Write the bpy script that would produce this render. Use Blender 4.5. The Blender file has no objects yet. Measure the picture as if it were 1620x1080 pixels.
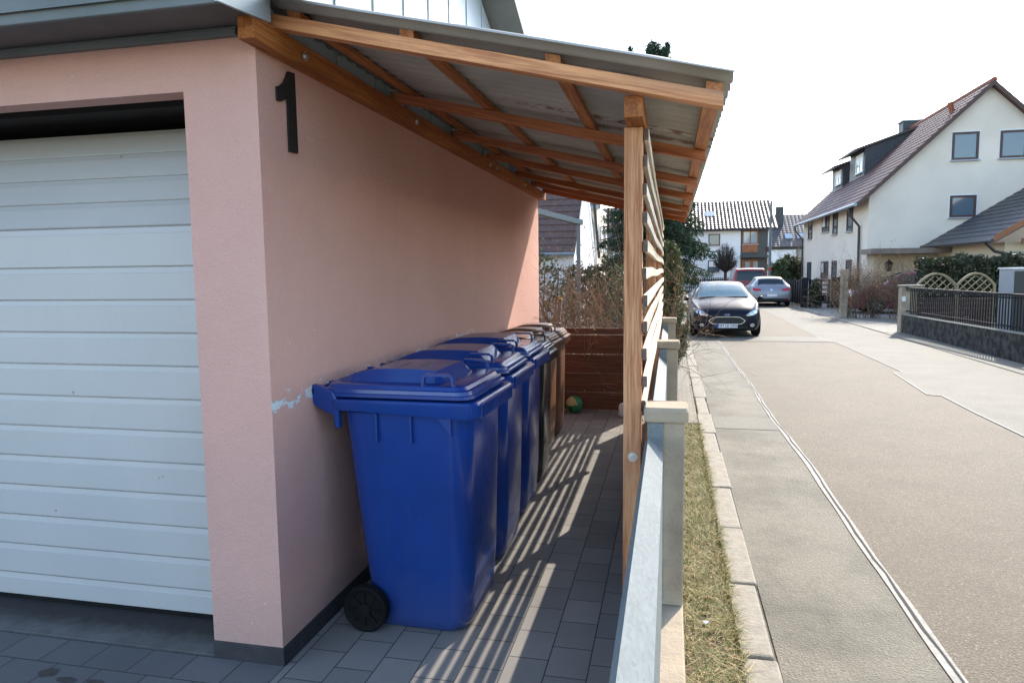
import bpy, bmesh, math, random
import numpy as np
from mathutils import Vector, Matrix
from mathutils.bvhtree import BVHTree

S = bpy.context.scene
COL = S.collection
rnd = random.Random(7)

# ---------------------------------------------------------------- camera
# measured from the photo's vanishing points: x to the street, y along it, z up
F, CX, CY, EYE = 1110.0, 810.0, 540.0, 1.6
def _n(v):
    v = np.array(v, float); return v / np.linalg.norm(v)
_Y = _n((1061 - CX, CY - 427, F))
_U = -_n((957 - CX, -(11000 - CY), F)); _U = _n(_U - _Y * np.dot(_U, _Y))
_X = np.cross(_Y, _U); _X = -_X if _X[0] < 0 else _X
RW = np.stack([_X, _Y, _U])
cam_d = bpy.data.cameras.new('camera'); cam = bpy.data.objects.new('camera', cam_d); COL.objects.link(cam)
cam_d.sensor_width = 36; cam_d.lens = 36 * F / 1620; cam_d.clip_end = 3000; cam_d.clip_start = 0.02
r_, u_, f_ = RW[:, 0], RW[:, 1], RW[:, 2]
cam.matrix_world = Matrix(((r_[0], u_[0], -f_[0], 0), (r_[1], u_[1], -f_[1], 0), (r_[2], u_[2], -f_[2], EYE), (0, 0, 0, 1)))
S.camera = cam

# ---------------------------------------------------------------- sky, sun, exposure
SUN = Vector((1.0, 2.55, 1.87)).normalized()
W = bpy.data.worlds.new('World'); S.world = W; W.use_nodes = True
sky = W.node_tree.nodes.new('ShaderNodeTexSky'); sky.sky_type = 'NISHITA'; sky.sun_disc = False
sky.sun_elevation = math.asin(SUN.z); sky.sun_rotation = math.atan2(SUN.x, SUN.y)
sky.dust_density = 1.0; sky.air_density = 1.0; sky.ozone_density = 1.0
W.node_tree.links.new(sky.outputs[0], W.node_tree.nodes['Background'].inputs[0])
W.node_tree.nodes['Background'].inputs[1].default_value = 0.15
sd = bpy.data.lights.new('sun', 'SUN'); sd.energy = 2.2; sd.angle = math.radians(0.42); sd.color = (1.0, 0.925, 0.81)
so = bpy.data.objects.new('sun', sd); COL.objects.link(so); so.rotation_euler = SUN.to_track_quat('Z', 'Y').to_euler()
so.location = (30, 60, 50)
S.view_settings.view_transform = 'Standard'; S.view_settings.look = 'None'
S.view_settings.exposure = 1.82; S.view_settings.gamma = 1.0

# ---------------------------------------------------------------- helpers
def ray(px, py): return RW @ np.array([px - CX, CY - py, F])
def atY(px, py, y):
    d = ray(px, py); return Vector(d * (y / d[1])) + Vector((0, 0, EYE))
def atX(px, py, x):
    d = ray(px, py); return Vector(d * (x / d[0])) + Vector((0, 0, EYE))
GZ = -0.06                                                         # street level
def gp(px, py, z=GZ):
    d = ray(px, py); return Vector(d * ((z - EYE) / d[2])) + Vector((0, 0, EYE))

class MB:
    """collects shapes, built as ONE mesh object"""
    def __init__(s): s.v = []; s.f = []; s.m = []; s.mi = 0
    def add(s, vs, fs):
        b = len(s.v); s.v += [tuple(v) for v in vs]; s.f += [tuple(i + b for i in f) for f in fs]; s.m += [s.mi] * len(fs); return s
    def box(s, x0, x1, y0, y1, z0, z1):
        vs = [(x, y, z) for z in (z0, z1) for y in (y0, y1) for x in (x0, x1)]
        return s.add(vs, [(0, 2, 3, 1), (4, 5, 7, 6), (0, 1, 5, 4), (2, 6, 7, 3), (0, 4, 6, 2), (1, 3, 7, 5)])
    def bar(s, a, b, w, h, up=(0, 0, 1)):
        a = Vector(a); b = Vector(b); d = (b - a).normalized(); u = Vector(up)
        sx = d.cross(u).normalized(); u = sx.cross(d).normalized()
        vs = [p + sx * (i * w / 2) + u * (j * h / 2) for p in (a, b) for j in (-1, 1) for i in (-1, 1)]
        return s.add(vs, [(0, 1, 3, 2), (4, 6, 7, 5), (0, 4, 5, 1), (2, 3, 7, 6), (0, 2, 6, 4), (1, 5, 7, 3)])
    def tube(s, pts, rad, n=8, cap=True):
        pts = [Vector(p) for p in pts]; k = len(pts); vs = []
        rads = rad if isinstance(rad, (list, tuple)) else [rad] * k
        ref = None
        for i in range(k):
            d = (pts[min(i + 1, k - 1)] - pts[max(i - 1, 0)]).normalized()
            if ref is None: ref = d.orthogonal().normalized()
            ref = (ref - d * ref.dot(d)).normalized(); q = d.cross(ref)
            for j in range(n):
                a = 2 * math.pi * j / n; vs.append(pts[i] + (ref * math.cos(a) + q * math.sin(a)) * rads[i])
        fs = [(i * n + j, i * n + (j + 1) % n, (i + 1) * n + (j + 1) % n, (i + 1) * n + j) for i in range(k - 1) for j in range(n)]
        if cap: fs += [tuple(range(n - 1, -1, -1)), tuple((k - 1) * n + j for j in range(n))]
        return s.add(vs, fs)
    def prism(s, poly, d):
        """planar polygon extruded by the vector d"""
        n = len(poly); d = Vector(d); vs = [Vector(p) for p in poly] + [Vector(p) + d for p in poly]
        return s.add(vs, [tuple(range(n - 1, -1, -1)), tuple(range(n, 2 * n))] + [(i, (i + 1) % n, n + (i + 1) % n, n + i) for i in range(n)])
    def loft(s, rings, cap0=True, cap1=True):
        n = len(rings[0]); vs = [p for r in rings for p in r]
        fs = [(i * n + j, i * n + (j + 1) % n, (i + 1) * n + (j + 1) % n, (i + 1) * n + j) for i in range(len(rings) - 1) for j in range(n)]
        if cap0: fs.append(tuple(range(n - 1, -1, -1)))
        if cap1: fs.append(tuple((len(rings) - 1) * n + j for j in range(n)))
        return s.add(vs, fs)
    def quad(s, a, b, c, d): return s.add([a, b, c, d], [(0, 1, 2, 3)])
    def build(s, name, mat, parent=None, smooth=False, bev=0, seg=2, world=True, fixn=True, label=None):
        me = bpy.data.meshes.new(name); me.from_pydata(s.v, [], s.f)
        mats = mat if isinstance(mat, (list, tuple)) else [mat]
        for m in mats: me.materials.append(m)
        if len(mats) > 1: me.polygons.foreach_set('material_index', s.m)
        if fixn:
            bm = bmesh.new(); bm.from_mesh(me); bmesh.ops.recalc_face_normals(bm, faces=bm.faces); bm.to_mesh(me); bm.free()
        o = bpy.data.objects.new(name, me); COL.objects.link(o)
        if parent is not None:
            o.parent = parent
            if world:
                off = Vector((0, 0, 0)); p = parent
                while p is not None: off += p.location; p = p.parent
                me.transform(Matrix.Translation(-off))
        if smooth:
            me.polygons.foreach_set('use_smooth', [True] * len(me.polygons))
            if smooth != 'all':
                try: me.set_sharp_from_angle(angle=math.radians(35 if smooth is True else smooth))
                except Exception: pass
        if bev:
            md = o.modifiers.new('bevel', 'BEVEL'); md.width = bev; md.segments = seg; md.limit_method = 'ANGLE'; md.angle_limit = math.radians(40)
        if label: o['label'] = label
        return o

def tag(o, label, cat, group=None):
    o['label'] = label; o['category'] = cat
    if group: o['group'] = group
    return o
def thing(name, label, cat, loc=(0, 0, 0), group=None, rz=0):
    o = bpy.data.objects.new(name, None); COL.objects.link(o); o.empty_display_size = 0.2
    o.location = loc; o.rotation_euler = (0, 0, rz); return tag(o, label, cat, group)
def struct(o, kind='structure'): o['kind'] = kind; return o
def recenter(o):
    """move a one-mesh thing's origin to its base"""
    me = o.data; n = len(me.vertices); a = np.empty(n * 3); me.vertices.foreach_get('co', a); a = a.reshape(-1, 3)
    c = Vector(((a[:, 0].min() + a[:, 0].max()) / 2, (a[:, 1].min() + a[:, 1].max()) / 2, a[:, 2].min()))
    me.transform(Matrix.Translation(-c)); o.location = c; return o
def copy_tree(o, parent=None):
    kids = list(o.children); c = o.copy(); COL.objects.link(c)
    if parent is not None: c.parent = parent
    for k in kids: copy_tree(k, c)
    return c
def rrect(x0, x1, y0, y1, r, z, n=5):
    out = []
    for cx, cy, a0 in ((x1 - r, y1 - r, 0), (x0 + r, y1 - r, 90), (x0 + r, y0 + r, 180), (x1 - r, y0 + r, 270)):
        for k in range(n + 1):
            a = math.radians(a0 + 90 * k / n); x = cx + r * math.cos(a); y = cy + r * math.sin(a)
            out.append((x, y, z(x, y) if callable(z) else z))
    return out

# ---------------------------------------------------------------- materials
class NT:
    def __init__(s, name):
        s.m = bpy.data.materials.new(name); s.m.use_nodes = True; s.t = s.m.node_tree; s.b = s.t.nodes['Principled BSDF']
    def n(s, typ, **kw):
        x = s.t.nodes.new('ShaderNode' + typ)
        for k, v in kw.items(): setattr(x, k, v)
        return x
    def l(s, a, b): s.t.links.new(a, b)
    def setin(s, node, key, v):
        if hasattr(v, 'is_linked') or hasattr(v, 'links'): s.l(v, node.inputs[key])
        else: node.inputs[key].default_value = v
    def pos(s, scale=(1, 1, 1), obj=False, rand=False):
        if obj: o = s.n('TexCoord').outputs['Object']
        else: o = s.n('NewGeometry').outputs['Position']
        if rand:
            oi = s.n('ObjectInfo'); mu = s.n('Math', operation='MULTIPLY'); s.l(oi.outputs['Random'], mu.inputs[0]); mu.inputs[1].default_value = 37
            ad = s.n('VectorMath', operation='ADD'); s.l(o, ad.inputs[0]); s.l(mu.outputs[0], ad.inputs[1]); o = ad.outputs[0]
        vm = s.n('VectorMath', operation='MULTIPLY'); s.l(o, vm.inputs[0]); vm.inputs[1].default_value = scale
        return vm.outputs[0]
    def noise(s, vec, scale, detail=4, rough=0.55, dist=0):
        x = s.n('TexNoise'); s.l(vec, x.inputs['Vector']); x.inputs['Scale'].default_value = scale
        x.inputs['Detail'].default_value = detail; x.inputs['Roughness'].default_value = rough; x.inputs['Distortion'].default_value = dist
        return x.outputs['Fac']
    def voro(s, vec, scale, out='Distance', feature='F1'):
        x = s.n('TexVoronoi', feature=feature); s.l(vec, x.inputs['Vector']); x.inputs['Scale'].default_value = scale; return x.outputs[out]
    def step(s, v, a, b, lo=0.0, hi=1.0):
        x = s.n('MapRange'); s.l(v, x.inputs[0]); x.inputs[1].default_value = a; x.inputs[2].default_value = b; x.inputs[3].default_value = lo; x.inputs[4].default_value = hi
        return x.outputs[0]
    def math(s, op, a, b=0.0):
        x = s.n('Math', operation=op); s.setin(x, 0, a); s.setin(x, 1, b); return x.outputs[0]
    def mix(s, fac, a, b, blend='MIX'):
        x = s.n('Mix', data_type='RGBA', blend_type=blend)
        ins = [i for i in x.inputs if i.type == 'RGBA']; outs = [o for o in x.outputs if o.type == 'RGBA']
        if isinstance(fac, (int, float)): x.inputs[0].default_value = fac
        else: s.l(fac, x.inputs[0])
        for i, c in zip(ins, (a, b)):
            if isinstance(c, (tuple, list)): i.default_value = (*c[:3], 1)
            else: s.l(c, i)
        return outs[0]
    def xyz(s, vec):
        x = s.n('SeparateXYZ'); s.l(vec, x.inputs[0]); return x.outputs
    def out(s, col=None, rough=0.6, bump=None, bstr=0.3, bdist=0.01, metal=0.0, spec=0.5, **kw):
        if col is not None:
            if isinstance(col, (tuple, list)): s.b.inputs['Base Color'].default_value = (*col[:3], 1)
            else: s.l(col, s.b.inputs['Base Color'])
        if isinstance(rough, (int, float)): s.b.inputs['Roughness'].default_value = rough
        else: s.l(rough, s.b.inputs['Roughness'])
        s.b.inputs['Metallic'].default_value = metal; s.b.inputs['Specular IOR Level'].default_value = spec
        for k, v in kw.items(): s.b.inputs[k].default_value = v
        if bump is not None:
            bp = s.n('Bump'); bp.inputs['Strength'].default_value = bstr; bp.inputs['Distance'].default_value = bdist
            s.l(bump, bp.inputs['Height']); s.l(bp.outputs[0], s.b.inputs['Normal'])
        return s.m

def simple(name, c1, c2=None, scale=4, rough=0.6, bscale=0, bstr=0.2, bdist=0.005, metal=0.0, spec=0.5, obj=False, lo=0.35, hi=0.65, **kw):
    t = NT(name); v = t.pos(obj=obj, rand=obj)
    col = c1 if c2 is None else t.mix(t.step(t.noise(v, scale, 6), lo, hi), c1, c2)
    bump = t.noise(v, bscale, 5) if bscale else None
    return t.out(col, rough, bump, bstr, bdist, metal, spec, **kw)

def wood(name, axis, light, dark, rough=0.6, weather=None, shear=0.0):
    t = NT(name); sc = [1.0, 1.0, 1.0]; sc[axis] = 0.05
    v = t.pos(tuple(sc), rand=True)
    if shear:                                                      # grain follows sloping rafters
        q = t.xyz(t.pos()); cb = t.n('CombineXYZ'); t.l(t.math('MULTIPLY', q[0], shear), cb.inputs[2])
        ad = t.n('VectorMath', operation='ADD'); t.l(v, ad.inputs[0]); t.l(cb.outputs[0], ad.inputs[1]); v = ad.outputs[0]
    fine = t.noise(v, 120, 3, 0.65); mid = t.noise(v, 26, 4, 0.62, 0.7)
    sc2 = [1.0, 1.0, 1.0]; sc2[axis] = 0.32
    kn = t.step(t.voro(t.pos(tuple(sc2), rand=True), 5.2), 0.03, 0.12, 1.0, 0.0)
    g = t.math('ADD', t.math('MULTIPLY', fine, 0.45), t.math('MULTIPLY', mid, 0.65))
    c = t.mix(t.step(g, 0.46, 0.64), light, dark)
    c = t.mix(t.math('MULTIPLY', kn, 0.75), c, tuple(x * 0.35 for x in dark))
    big = t.step(t.noise(t.pos(rand=True), 2.3, 3), 0.35, 0.7)
    c = t.mix(t.math('MULTIPLY', big, 0.35), c, tuple(x * 0.75 for x in dark))
    if weather:
        p = t.xyz(t.pos()); wm = t.math('MULTIPLY', t.step(p[0], weather[0], weather[1]), t.step(t.noise(v, 12, 4), 0.3, 0.6))
        c = t.mix(wm, c, weather[2])
    oi = t.n('ObjectInfo'); hs = t.n('HueSaturation'); t.l(c, hs.inputs['Color']); t.l(t.step(oi.outputs['Random'], 0, 1, 0.74, 1.10), hs.inputs['Value']); t.l(t.step(oi.outputs['Random'], 0, 1, 1.06, 0.92), hs.inputs['Saturation']); c = hs.outputs[0]
    return t.out(c, rough, g, 0.4, 0.003, 0, 0.35)

OR1, OR2 = (0.74, 0.325, 0.115), (0.44, 0.145, 0.043)
wood_x = wood('larch_along_x', 0, OR1, OR2, weather=(-0.25, 0.2, (0.16, 0.125, 0.115)), shear=.24)
wood_xs = wood('larch_red_along_x', 0, (0.52, 0.175, 0.055), (0.32, 0.088, 0.028), shear=.24)
wood_y = wood('larch_along_y', 1, (0.62, 0.25, 0.085), (0.33, 0.105, 0.032))
wood_z = wood('larch_along_z', 2, (0.68, 0.345, 0.165), (0.38, 0.135, 0.05))
wood_slat = wood('pale_slat_wood', 1, (0.84, 0.76, 0.62), (0.66, 0.53, 0.36), 0.55)
wood_end = simple('dark_end_grain', (0.10, 0.075, 0.065), (0.17, 0.11, 0.085), 60, 0.85, 120, 0.4)
wood_board = wood('brown_board_wood', 0, (0.21, 0.072, 0.03), (0.10, 0.032, 0.015))

def m_stucco():
    t = NT('pink_stucco'); p = t.pos(); x = t.xyz(p)
    base = t.mix(t.step(t.noise(p, 1.1, 4), 0.3, 0.7), (0.73, 0.435, 0.36), (0.66, 0.38, 0.31))
    base = t.mix(t.math('MULTIPLY', t.step(t.noise(p, 170, 3), 0.45, 0.75), 0.38), base, (0.52, 0.27, 0.22))
    dirt = t.math('MULTIPLY', t.step(t.math('ADD', x[2], t.math('MULTIPLY', t.noise(p, 7, 4), 0.3)), 0.15, 0.55, 1.0, 0.0), 0.35); base = t.mix(dirt, base, (0.36, 0.255, 0.22))
    sv = t.n('VectorMath', operation='MULTIPLY'); t.l(p, sv.inputs[0]); sv.inputs[1].default_value = (3, 3, .25)
    base = t.mix(t.math('MULTIPLY', t.step(t.noise(sv.outputs[0], 3.0, 4), 0.52, 0.75), 0.10), base, (0.50, 0.31, 0.26))
    # scuffed band at bin height: paint knocked off down to pale blue render
    sc = t.math('ADD', t.math('MULTIPLY', x[1], 0.018), 1.026)
    wob = t.math('MULTIPLY', t.math('SUBTRACT', t.noise(p, 5.0, 3), 0.5), 0.09)
    dz = t.math('ABSOLUTE', t.math('SUBTRACT', t.math('ADD', x[2], wob), sc))
    band = t.step(dz, 0.006, 0.10, 1.0, 0.0)
    cvv = t.n('VectorMath', operation='MULTIPLY'); t.l(p, cvv.inputs[0]); cvv.inputs[1].default_value = (1, .4, 1)
    chips = t.math('ADD', t.noise(cvv.outputs[0], 38, 5, 0.7), t.math('MULTIPLY', band, 0.31))
    side = t.math('MULTIPLY', t.step(x[0], -1.5425, -1.5415), t.step(x[1], 4.9, 5.6, 1.0, 0.0))
    m1 = t.math('MULTIPLY', t.math('MULTIPLY', t.step(chips, 0.80, 0.815), side), t.step(dz, 0.11, 0.12, 1.0, 0.0))
    # streaky spots lower down and tiny chips everywhere
    low = t.math('MULTIPLY', t.step(t.noise(p, 60, 3, 0.6), 0.735, 0.75), t.step(x[2], 0.05, 0.5, 1.0, 0.15))
    tiny = t.math('MULTIPLY', t.step(t.voro(p, 11), 0.035, 0.05, 1.0, 0.0), t.step(t.noise(p, 3.3, 2), 0.48, 0.55))
    allm = t.math('MAXIMUM', t.math('MAXIMUM', m1, t.math('MULTIPLY', low, 0.9)), t.math('MULTIPLY', tiny, 0.8))
    col = t.mix(allm, base, (0.68, 0.72, 0.72))
    bump = t.math('ADD', t.noise(p, 110, 4, 0.6), t.math('MULTIPLY', t.noise(p, 260, 2), 0.5))
    bump = t.math('ADD', bump, t.math('MULTIPLY', t.noise(p, 14, 3), 1.2)); bump = t.math('SUBTRACT', bump, t.math('MULTIPLY', allm, 0.5))
    return t.out(col, 0.88, bump, 0.8, 0.007, 0, 0.25)
M_STUCCO = m_stucco()

def m_paver(name, long_axis, bl, bw, off=(0, 0), c1=(0.115, 0.114, 0.114), c2=(0.165, 0.16, 0.155), mortar=(0.035, 0.033, 0.03), gap=0.006):
    t = NT(name); p = t.pos(); x = t.xyz(p)
    cb = t.n('CombineXYZ')
    a, b = (x[1], x[0]) if long_axis == 1 else (x[0], x[1])
    t.l(t.math('ADD', a, off[0]), cb.inputs[0]); t.l(t.math('ADD', b, off[1]), cb.inputs[1])
    br = t.n('TexBrick', offset=0.5, offset_frequency=2); t.l(cb.outputs[0], br.inputs['Vector'])
    br.inputs['Scale'].default_value = 1.0; br.inputs['Brick Width'].default_value = bl; br.inputs['Row Height'].default_value = bw
    br.inputs['Mortar Size'].default_value = gap * 0.5; br.inputs['Mortar Smooth'].default_value = 0.25; br.inputs['Bias'].default_value = 0
    br.inputs['Color1'].default_value = (*c1, 1); br.inputs['Color2'].default_value = (*c2, 1); br.inputs['Mortar'].default_value = (*mortar, 1)
    st = t.step(t.noise(p, 2.6, 5, 0.6), 0.35, 0.75)
    c = t.mix(t.math('MULTIPLY', st, 0.35), br.outputs['Color'], tuple(v * 0.6 for v in c1))
    c = t.mix(t.math('MULTIPLY', t.step(t.noise(p, 240, 2), 0.5, 0.72), 0.35), c, tuple(v * 1.5 for v in c2))
    spot = t.step(t.voro(p, 7), 0.02, 0.035, 1.0, 0.0); c = t.mix(t.math('MULTIPLY', spot, t.step(t.noise(p, 1.7, 2), 0.5, 0.6)), c, (0.45, 0.44, 0.42))
    h = t.math('ADD', t.math('MULTIPLY', br.outputs['Fac'], -1.0), t.math('MULTIPLY', t.noise(p, 150, 3), 0.12))
    return t.out(c, 0.82, h, 0.6, 0.006, 0, 0.3)
M_PAVE = m_paver('grey_paver_lengthwise', 1, 0.2225, 0.17, (0.17, 0.138), (0.205, 0.188, 0.168), (0.285, 0.262, 0.233))  # same pavers as the apron, base colour lightened to brighten the sun stripes
M_PAVE2 = m_paver('grey_paver_crosswise', 0, 0.2155, 0.172, (0.107, 0.114))
M_PAVE3 = m_paver('tan_small_paver', 0, 0.11, 0.11, (0, 0), (0.20, 0.175, 0.135), (0.25, 0.22, 0.17), (0.11, 0.10, 0.075))
M_PAVE4 = m_paver('driveway_paver', 0, 0.22, 0.11, (0, 0), (0.21, 0.195, 0.165), (0.25, 0.235, 0.20), (0.12, 0.11, 0.095), 0.01)

def m_asphalt(name, c1, c2, stone, sp=0.5, patch=0.4, dark=(0.12, 0.11, 0.1)):
    t = NT(name); p = t.pos()
    n1 = t.voro(p, 150, 'Color'); sep = t.n('SeparateColor'); t.l(n1, sep.inputs[0])
    c = t.mix(t.step(sep.outputs[0], 0.25, 0.85), c1, c2)
    c = t.mix(t.math('MULTIPLY', t.step(sep.outputs[1], 0.84, 0.97), sp), c, stone)
    c = t.mix(t.math('MULTIPLY', t.step(t.noise(p, 260, 2), 0.55, 0.7), 0.5), c, dark)
    big = t.step(t.noise(p, 1.6, 6, 0.66), 0.40, 0.64); c = t.mix(t.math('MULTIPLY', big, patch), c, tuple(x * 0.5 for x in c1))
    h = t.math('ADD', t.voro(p, 95), t.math('MULTIPLY', t.noise(p, 220, 3), 0.6))
    return t.out(c, 0.78, h, 0.65, 0.006, 0, 0.35)
M_ROAD = m_asphalt('beige_chip_asphalt', (0.108, 0.083, 0.053), (0.142, 0.111, 0.073), (0.32, 0.275, 0.20), 0.55, 0.25, (0.055, 0.043, 0.033))
M_GUT = m_asphalt('grey_old_asphalt', (0.148, 0.129, 0.092), (0.182, 0.160, 0.117), (0.28, 0.255, 0.20), 0.5, 0.8, (.08, .073, .06))
M_CONC = m_asphalt('pale_concrete_road', (0.150, 0.137, 0.105), (0.172, 0.158, 0.122), (0.22, 0.20, 0.16), 0.3, 0.3, (0.125, 0.115, 0.096))
M_SEAM = simple('pale_joint_sealing', (0.36, 0.335, 0.29), (0.25, 0.23, 0.195), 30, 0.8, 90)
M_CRACK = simple('black_crack', (0.05, 0.045, 0.04), None, 1, 0.95)
M_GRANITE = simple('granite_kerb', (0.30, 0.265, 0.205), (0.205, 0.178, 0.138), 14, 0.85, 45, 0.5, 0.01, lo=0.3, hi=0.7)
M_CEMENT = simple('rough_concrete', (0.42, 0.335, 0.235), (0.31, 0.245, 0.172), 6, 0.9, 70, 0.5, 0.008)
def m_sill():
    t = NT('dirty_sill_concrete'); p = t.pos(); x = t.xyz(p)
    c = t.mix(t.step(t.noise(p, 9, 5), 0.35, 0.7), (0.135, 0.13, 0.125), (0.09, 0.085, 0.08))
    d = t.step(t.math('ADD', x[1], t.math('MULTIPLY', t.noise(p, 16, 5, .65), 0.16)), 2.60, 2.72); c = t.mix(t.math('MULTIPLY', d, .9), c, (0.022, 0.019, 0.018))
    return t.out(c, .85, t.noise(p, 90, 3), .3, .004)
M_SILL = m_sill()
M_CEMENT_G = simple('grey_sill_concrete', (0.13, 0.125, 0.12), (0.06, 0.055, 0.05), 3, 0.8, 80, 0.3, 0.004)
M_SOIL = simple('dry_soil', (0.15, 0.10, 0.06), (0.09, 0.06, 0.035), 20, 0.95, 60, 0.8, 0.02)
M_GROUND = simple('garden_ground', (0.085, 0.085, 0.04), (0.13, 0.105, 0.06), 1.5, 0.95, 20, 0.5, 0.05)
M_PLINTH = simple('bitumen_plinth', (0.032, 0.031, 0.034), (0.05, 0.047, 0.047), 12, 0.8, 80, 0.4)
M_BLACKV = simple('black_interior', (0.02, 0.018, 0.017), None, 1, 0.9)

def m_door():
    t = NT('white_door_paint'); p = t.pos()
    c = t.mix(t.step(t.noise(p, 1.6, 5), 0.35, 0.75), (0.50, 0.485, 0.465), (0.45, 0.44, 0.425))
    vn = t.n('VectorMath', operation='MULTIPLY'); t.l(p, vn.inputs[0]); vn.inputs[1].default_value = (9, 1, 2.2)
    sp = t.math('MULTIPLY', t.step(t.voro(p, 5.2), 0.028, 0.05, 1.0, 0.0), t.step(t.noise(p, 40, 3), 0.45, 0.55))
    c = t.mix(t.math('MULTIPLY', sp, 0.75), c, (0.20, 0.11, 0.07))
    dirt = t.math('MULTIPLY', t.step(t.noise(vn.outputs[0], 6, 4), 0.5, 0.8), 0.18); c = t.mix(dirt, c, (0.42, 0.40, 0.37))
    return t.out(c, 0.42, t.noise(p, 300, 2), 0.05, 0.002, 0, 0.4)
M_DOOR = m_door()
def m_sheet():
    t = NT('corrugated_zinc'); p = t.pos(); x = t.xyz(p)
    c = t.mix(t.step(t.noise(p, 3, 4), 0.3, 0.7), (0.46, 0.435, 0.385), (0.35, 0.33, 0.29))
    def band(y0, w, x0):
        b = t.step(t.math('ABSOLUTE', t.math('SUBTRACT', x[1], y0)), w * 0.3, w, 1.0, 0.0)
        return t.math('MULTIPLY', b, t.step(x[0], x0, x0 + 0.35))
    bb = t.math('MAXIMUM', band(3.60, 0.075, -0.95), t.math('MULTIPLY', band(3.80, 0.05, -0.7), 0.8))
    vs = t.n('VectorMath', operation='MULTIPLY'); t.l(p, vs.inputs[0]); vs.inputs[1].default_value = (0.4, 1, 1)
    nn = t.noise(vs.outputs[0], 30, 5, 0.7)
    rust = t.math('MULTIPLY', bb, t.step(nn, 0.42, 0.56)); c = t.mix(t.math('MULTIPLY', bb, 0.45), c, (0.55, 0.53, 0.5)); c = t.mix(rust, c, (0.16, 0.055, 0.02))
    return t.out(c, 0.65, t.noise(p, 40, 3), 0.08, 0.003, 0.0, 0.25)
M_SHEET = m_sheet()
def m_galv(name='galvanised_steel', c1=(0.185, 0.205, 0.203), c2=(0.15, 0.17, 0.171)):
    t = NT(name); p = t.pos((1, 0.35, 1)); v = t.voro(t.pos((1.6, 0.8, 1.6)), 85, 'Color'); sep = t.n('SeparateColor'); t.l(v, sep.inputs[0])
    c = t.mix(t.step(sep.outputs[0], 0.1, 0.9), c1, c2); c = t.mix(t.math('MULTIPLY', t.step(t.noise(p, 20, 5), 0.5, 0.75), 0.5), c, (0.24, 0.255, 0.252))
    return t.out(c, t.step(sep.outputs[1], 0, 1, 0.5, 0.65), None, 0, 0, 0.0, 0.22)
M_GALV = m_galv()
M_BOLT = simple('bolt_zinc', (0.62, 0.63, 0.62), None, 1, 0.3, metal=0.9)
M_CLAD = simple('pale_metal_cladding', (0.50, 0.58, 0.62), (0.44, 0.52, 0.57), 1.2, 0.42, metal=0.25)
M_FLASH = simple('grey_green_flashing', (0.15, 0.165, 0.16), (0.11, 0.125, 0.12), 2.5, 0.6, 14, 0.05)
M_SOFFIT = simple('dark_soffit', (0.13, 0.115, 0.11), (0.10, 0.09, 0.088), 3, 0.7)
M_BLACK = simple('black_sign_paint', (0.012, 0.011, 0.011), None, 1, 0.5)

def m_bin(name, c1, c2, rough=0.18):
    t = NT(name); v = t.pos(obj=True, rand=True)
    c = t.mix(t.step(t.noise(v, 3, 4), 0.35, 0.7), c1, c2)
    sv = t.n('VectorMath', operation='MULTIPLY'); t.l(v, sv.inputs[0]); sv.inputs[1].default_value = (8, 8, 0.9)
    d = t.math('MULTIPLY', t.step(t.noise(sv.outputs[0], 3, 4), 0.55, 0.8), 0.12); c = t.mix(d, c, tuple(0.6 * x + 0.05 for x in c1))
    xo = t.xyz(t.pos(obj=True)); low = t.step(t.math('ADD', xo[2], t.math('MULTIPLY', t.noise(v, 8, 5), .25)), .12, .42, 1.0, 0.0)
    c = t.mix(t.math('MULTIPLY', low, .13), c, (0.20, 0.185, 0.165))
    sc_ = t.n('VectorMath', operation='MULTIPLY'); t.l(v, sc_.inputs[0]); sc_.inputs[1].default_value = (30, 30, 3)
    c = t.mix(t.math('MULTIPLY', t.step(t.noise(sc_.outputs[0], 2.2, 3, .7), .70, .78), .30), c, tuple(.5 * q + .16 for q in c1))
    return t.out(c, t.step(t.noise(v, 9, 4), 0.3, 0.7, rough - 0.02, rough + 0.05), t.noise(v, 60, 2), 0.02, 0.001, 0, 0.5)
M_BLUE = m_bin('blue_plastic', (0.009, 0.045, 0.225), (0.008, 0.038, 0.19))
M_BINBLK = m_bin('black_plastic', (0.018, 0.019, 0.021), (0.028, 0.028, 0.03))
M_BINBRN = m_bin('brown_plastic', (0.17, 0.075, 0.035), (0.13, 0.056, 0.027), 0.4)
M_RUBBER = simple('black_rubber', (0.006, 0.006, 0.006), (0.011, 0.011, 0.011), 8, 0.85, spec=0.2)
M_STICK = simple('faded_sticker', (0.20, 0.18, 0.10), (0.12, 0.12, 0.12), 40, 0.6)

def leafmat(name, cols, rough=0.6, trans=0.0):
    t = NT(name); g = t.n('NewGeometry'); cr = t.n('ValToRGB'); t.l(g.outputs['Random Per Island'], cr.inputs[0])
    e = cr.color_ramp.elements
    for i, c in enumerate(cols):
        if i < 2: e[i].position = i / max(1, len(cols) - 1); e[i].color = (*c, 1)
        else: x = e.new(i / (len(cols) - 1)); x.color = (*c, 1)
    if len(cols) > 2:
        for i, el in enumerate(sorted(e, key=lambda q: q.position)): pass
        e[0].position = 0.0; e[0].color = (*cols[0], 1)
    m = t.out(cr.outputs[0], rough, None, 0, 0, 0, 0.3)
    if trans:
        tr = t.n('BsdfTranslucent'); t.l(cr.outputs[0], tr.inputs[0]); mx = t.n('MixShader'); mx.inputs[0].default_value = trans
        t.l(t.b.outputs[0], mx.inputs[1]); t.l(tr.outputs[0], mx.inputs[2]); t.l(mx.outputs[0], t.t.nodes['Material Output'].inputs[0])
    return m
def ramp(cols): return cols
M_SPRUCE = leafmat('spruce_needles', [(0.016, 0.036, 0.018), (0.05, 0.085, 0.04)], 0.6, 0.15)
M_THUJA = leafmat('thuja_foliage', [(0.045, 0.06, 0.018), (0.15, 0.16, 0.06)], 0.6, 0.2)
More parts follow.
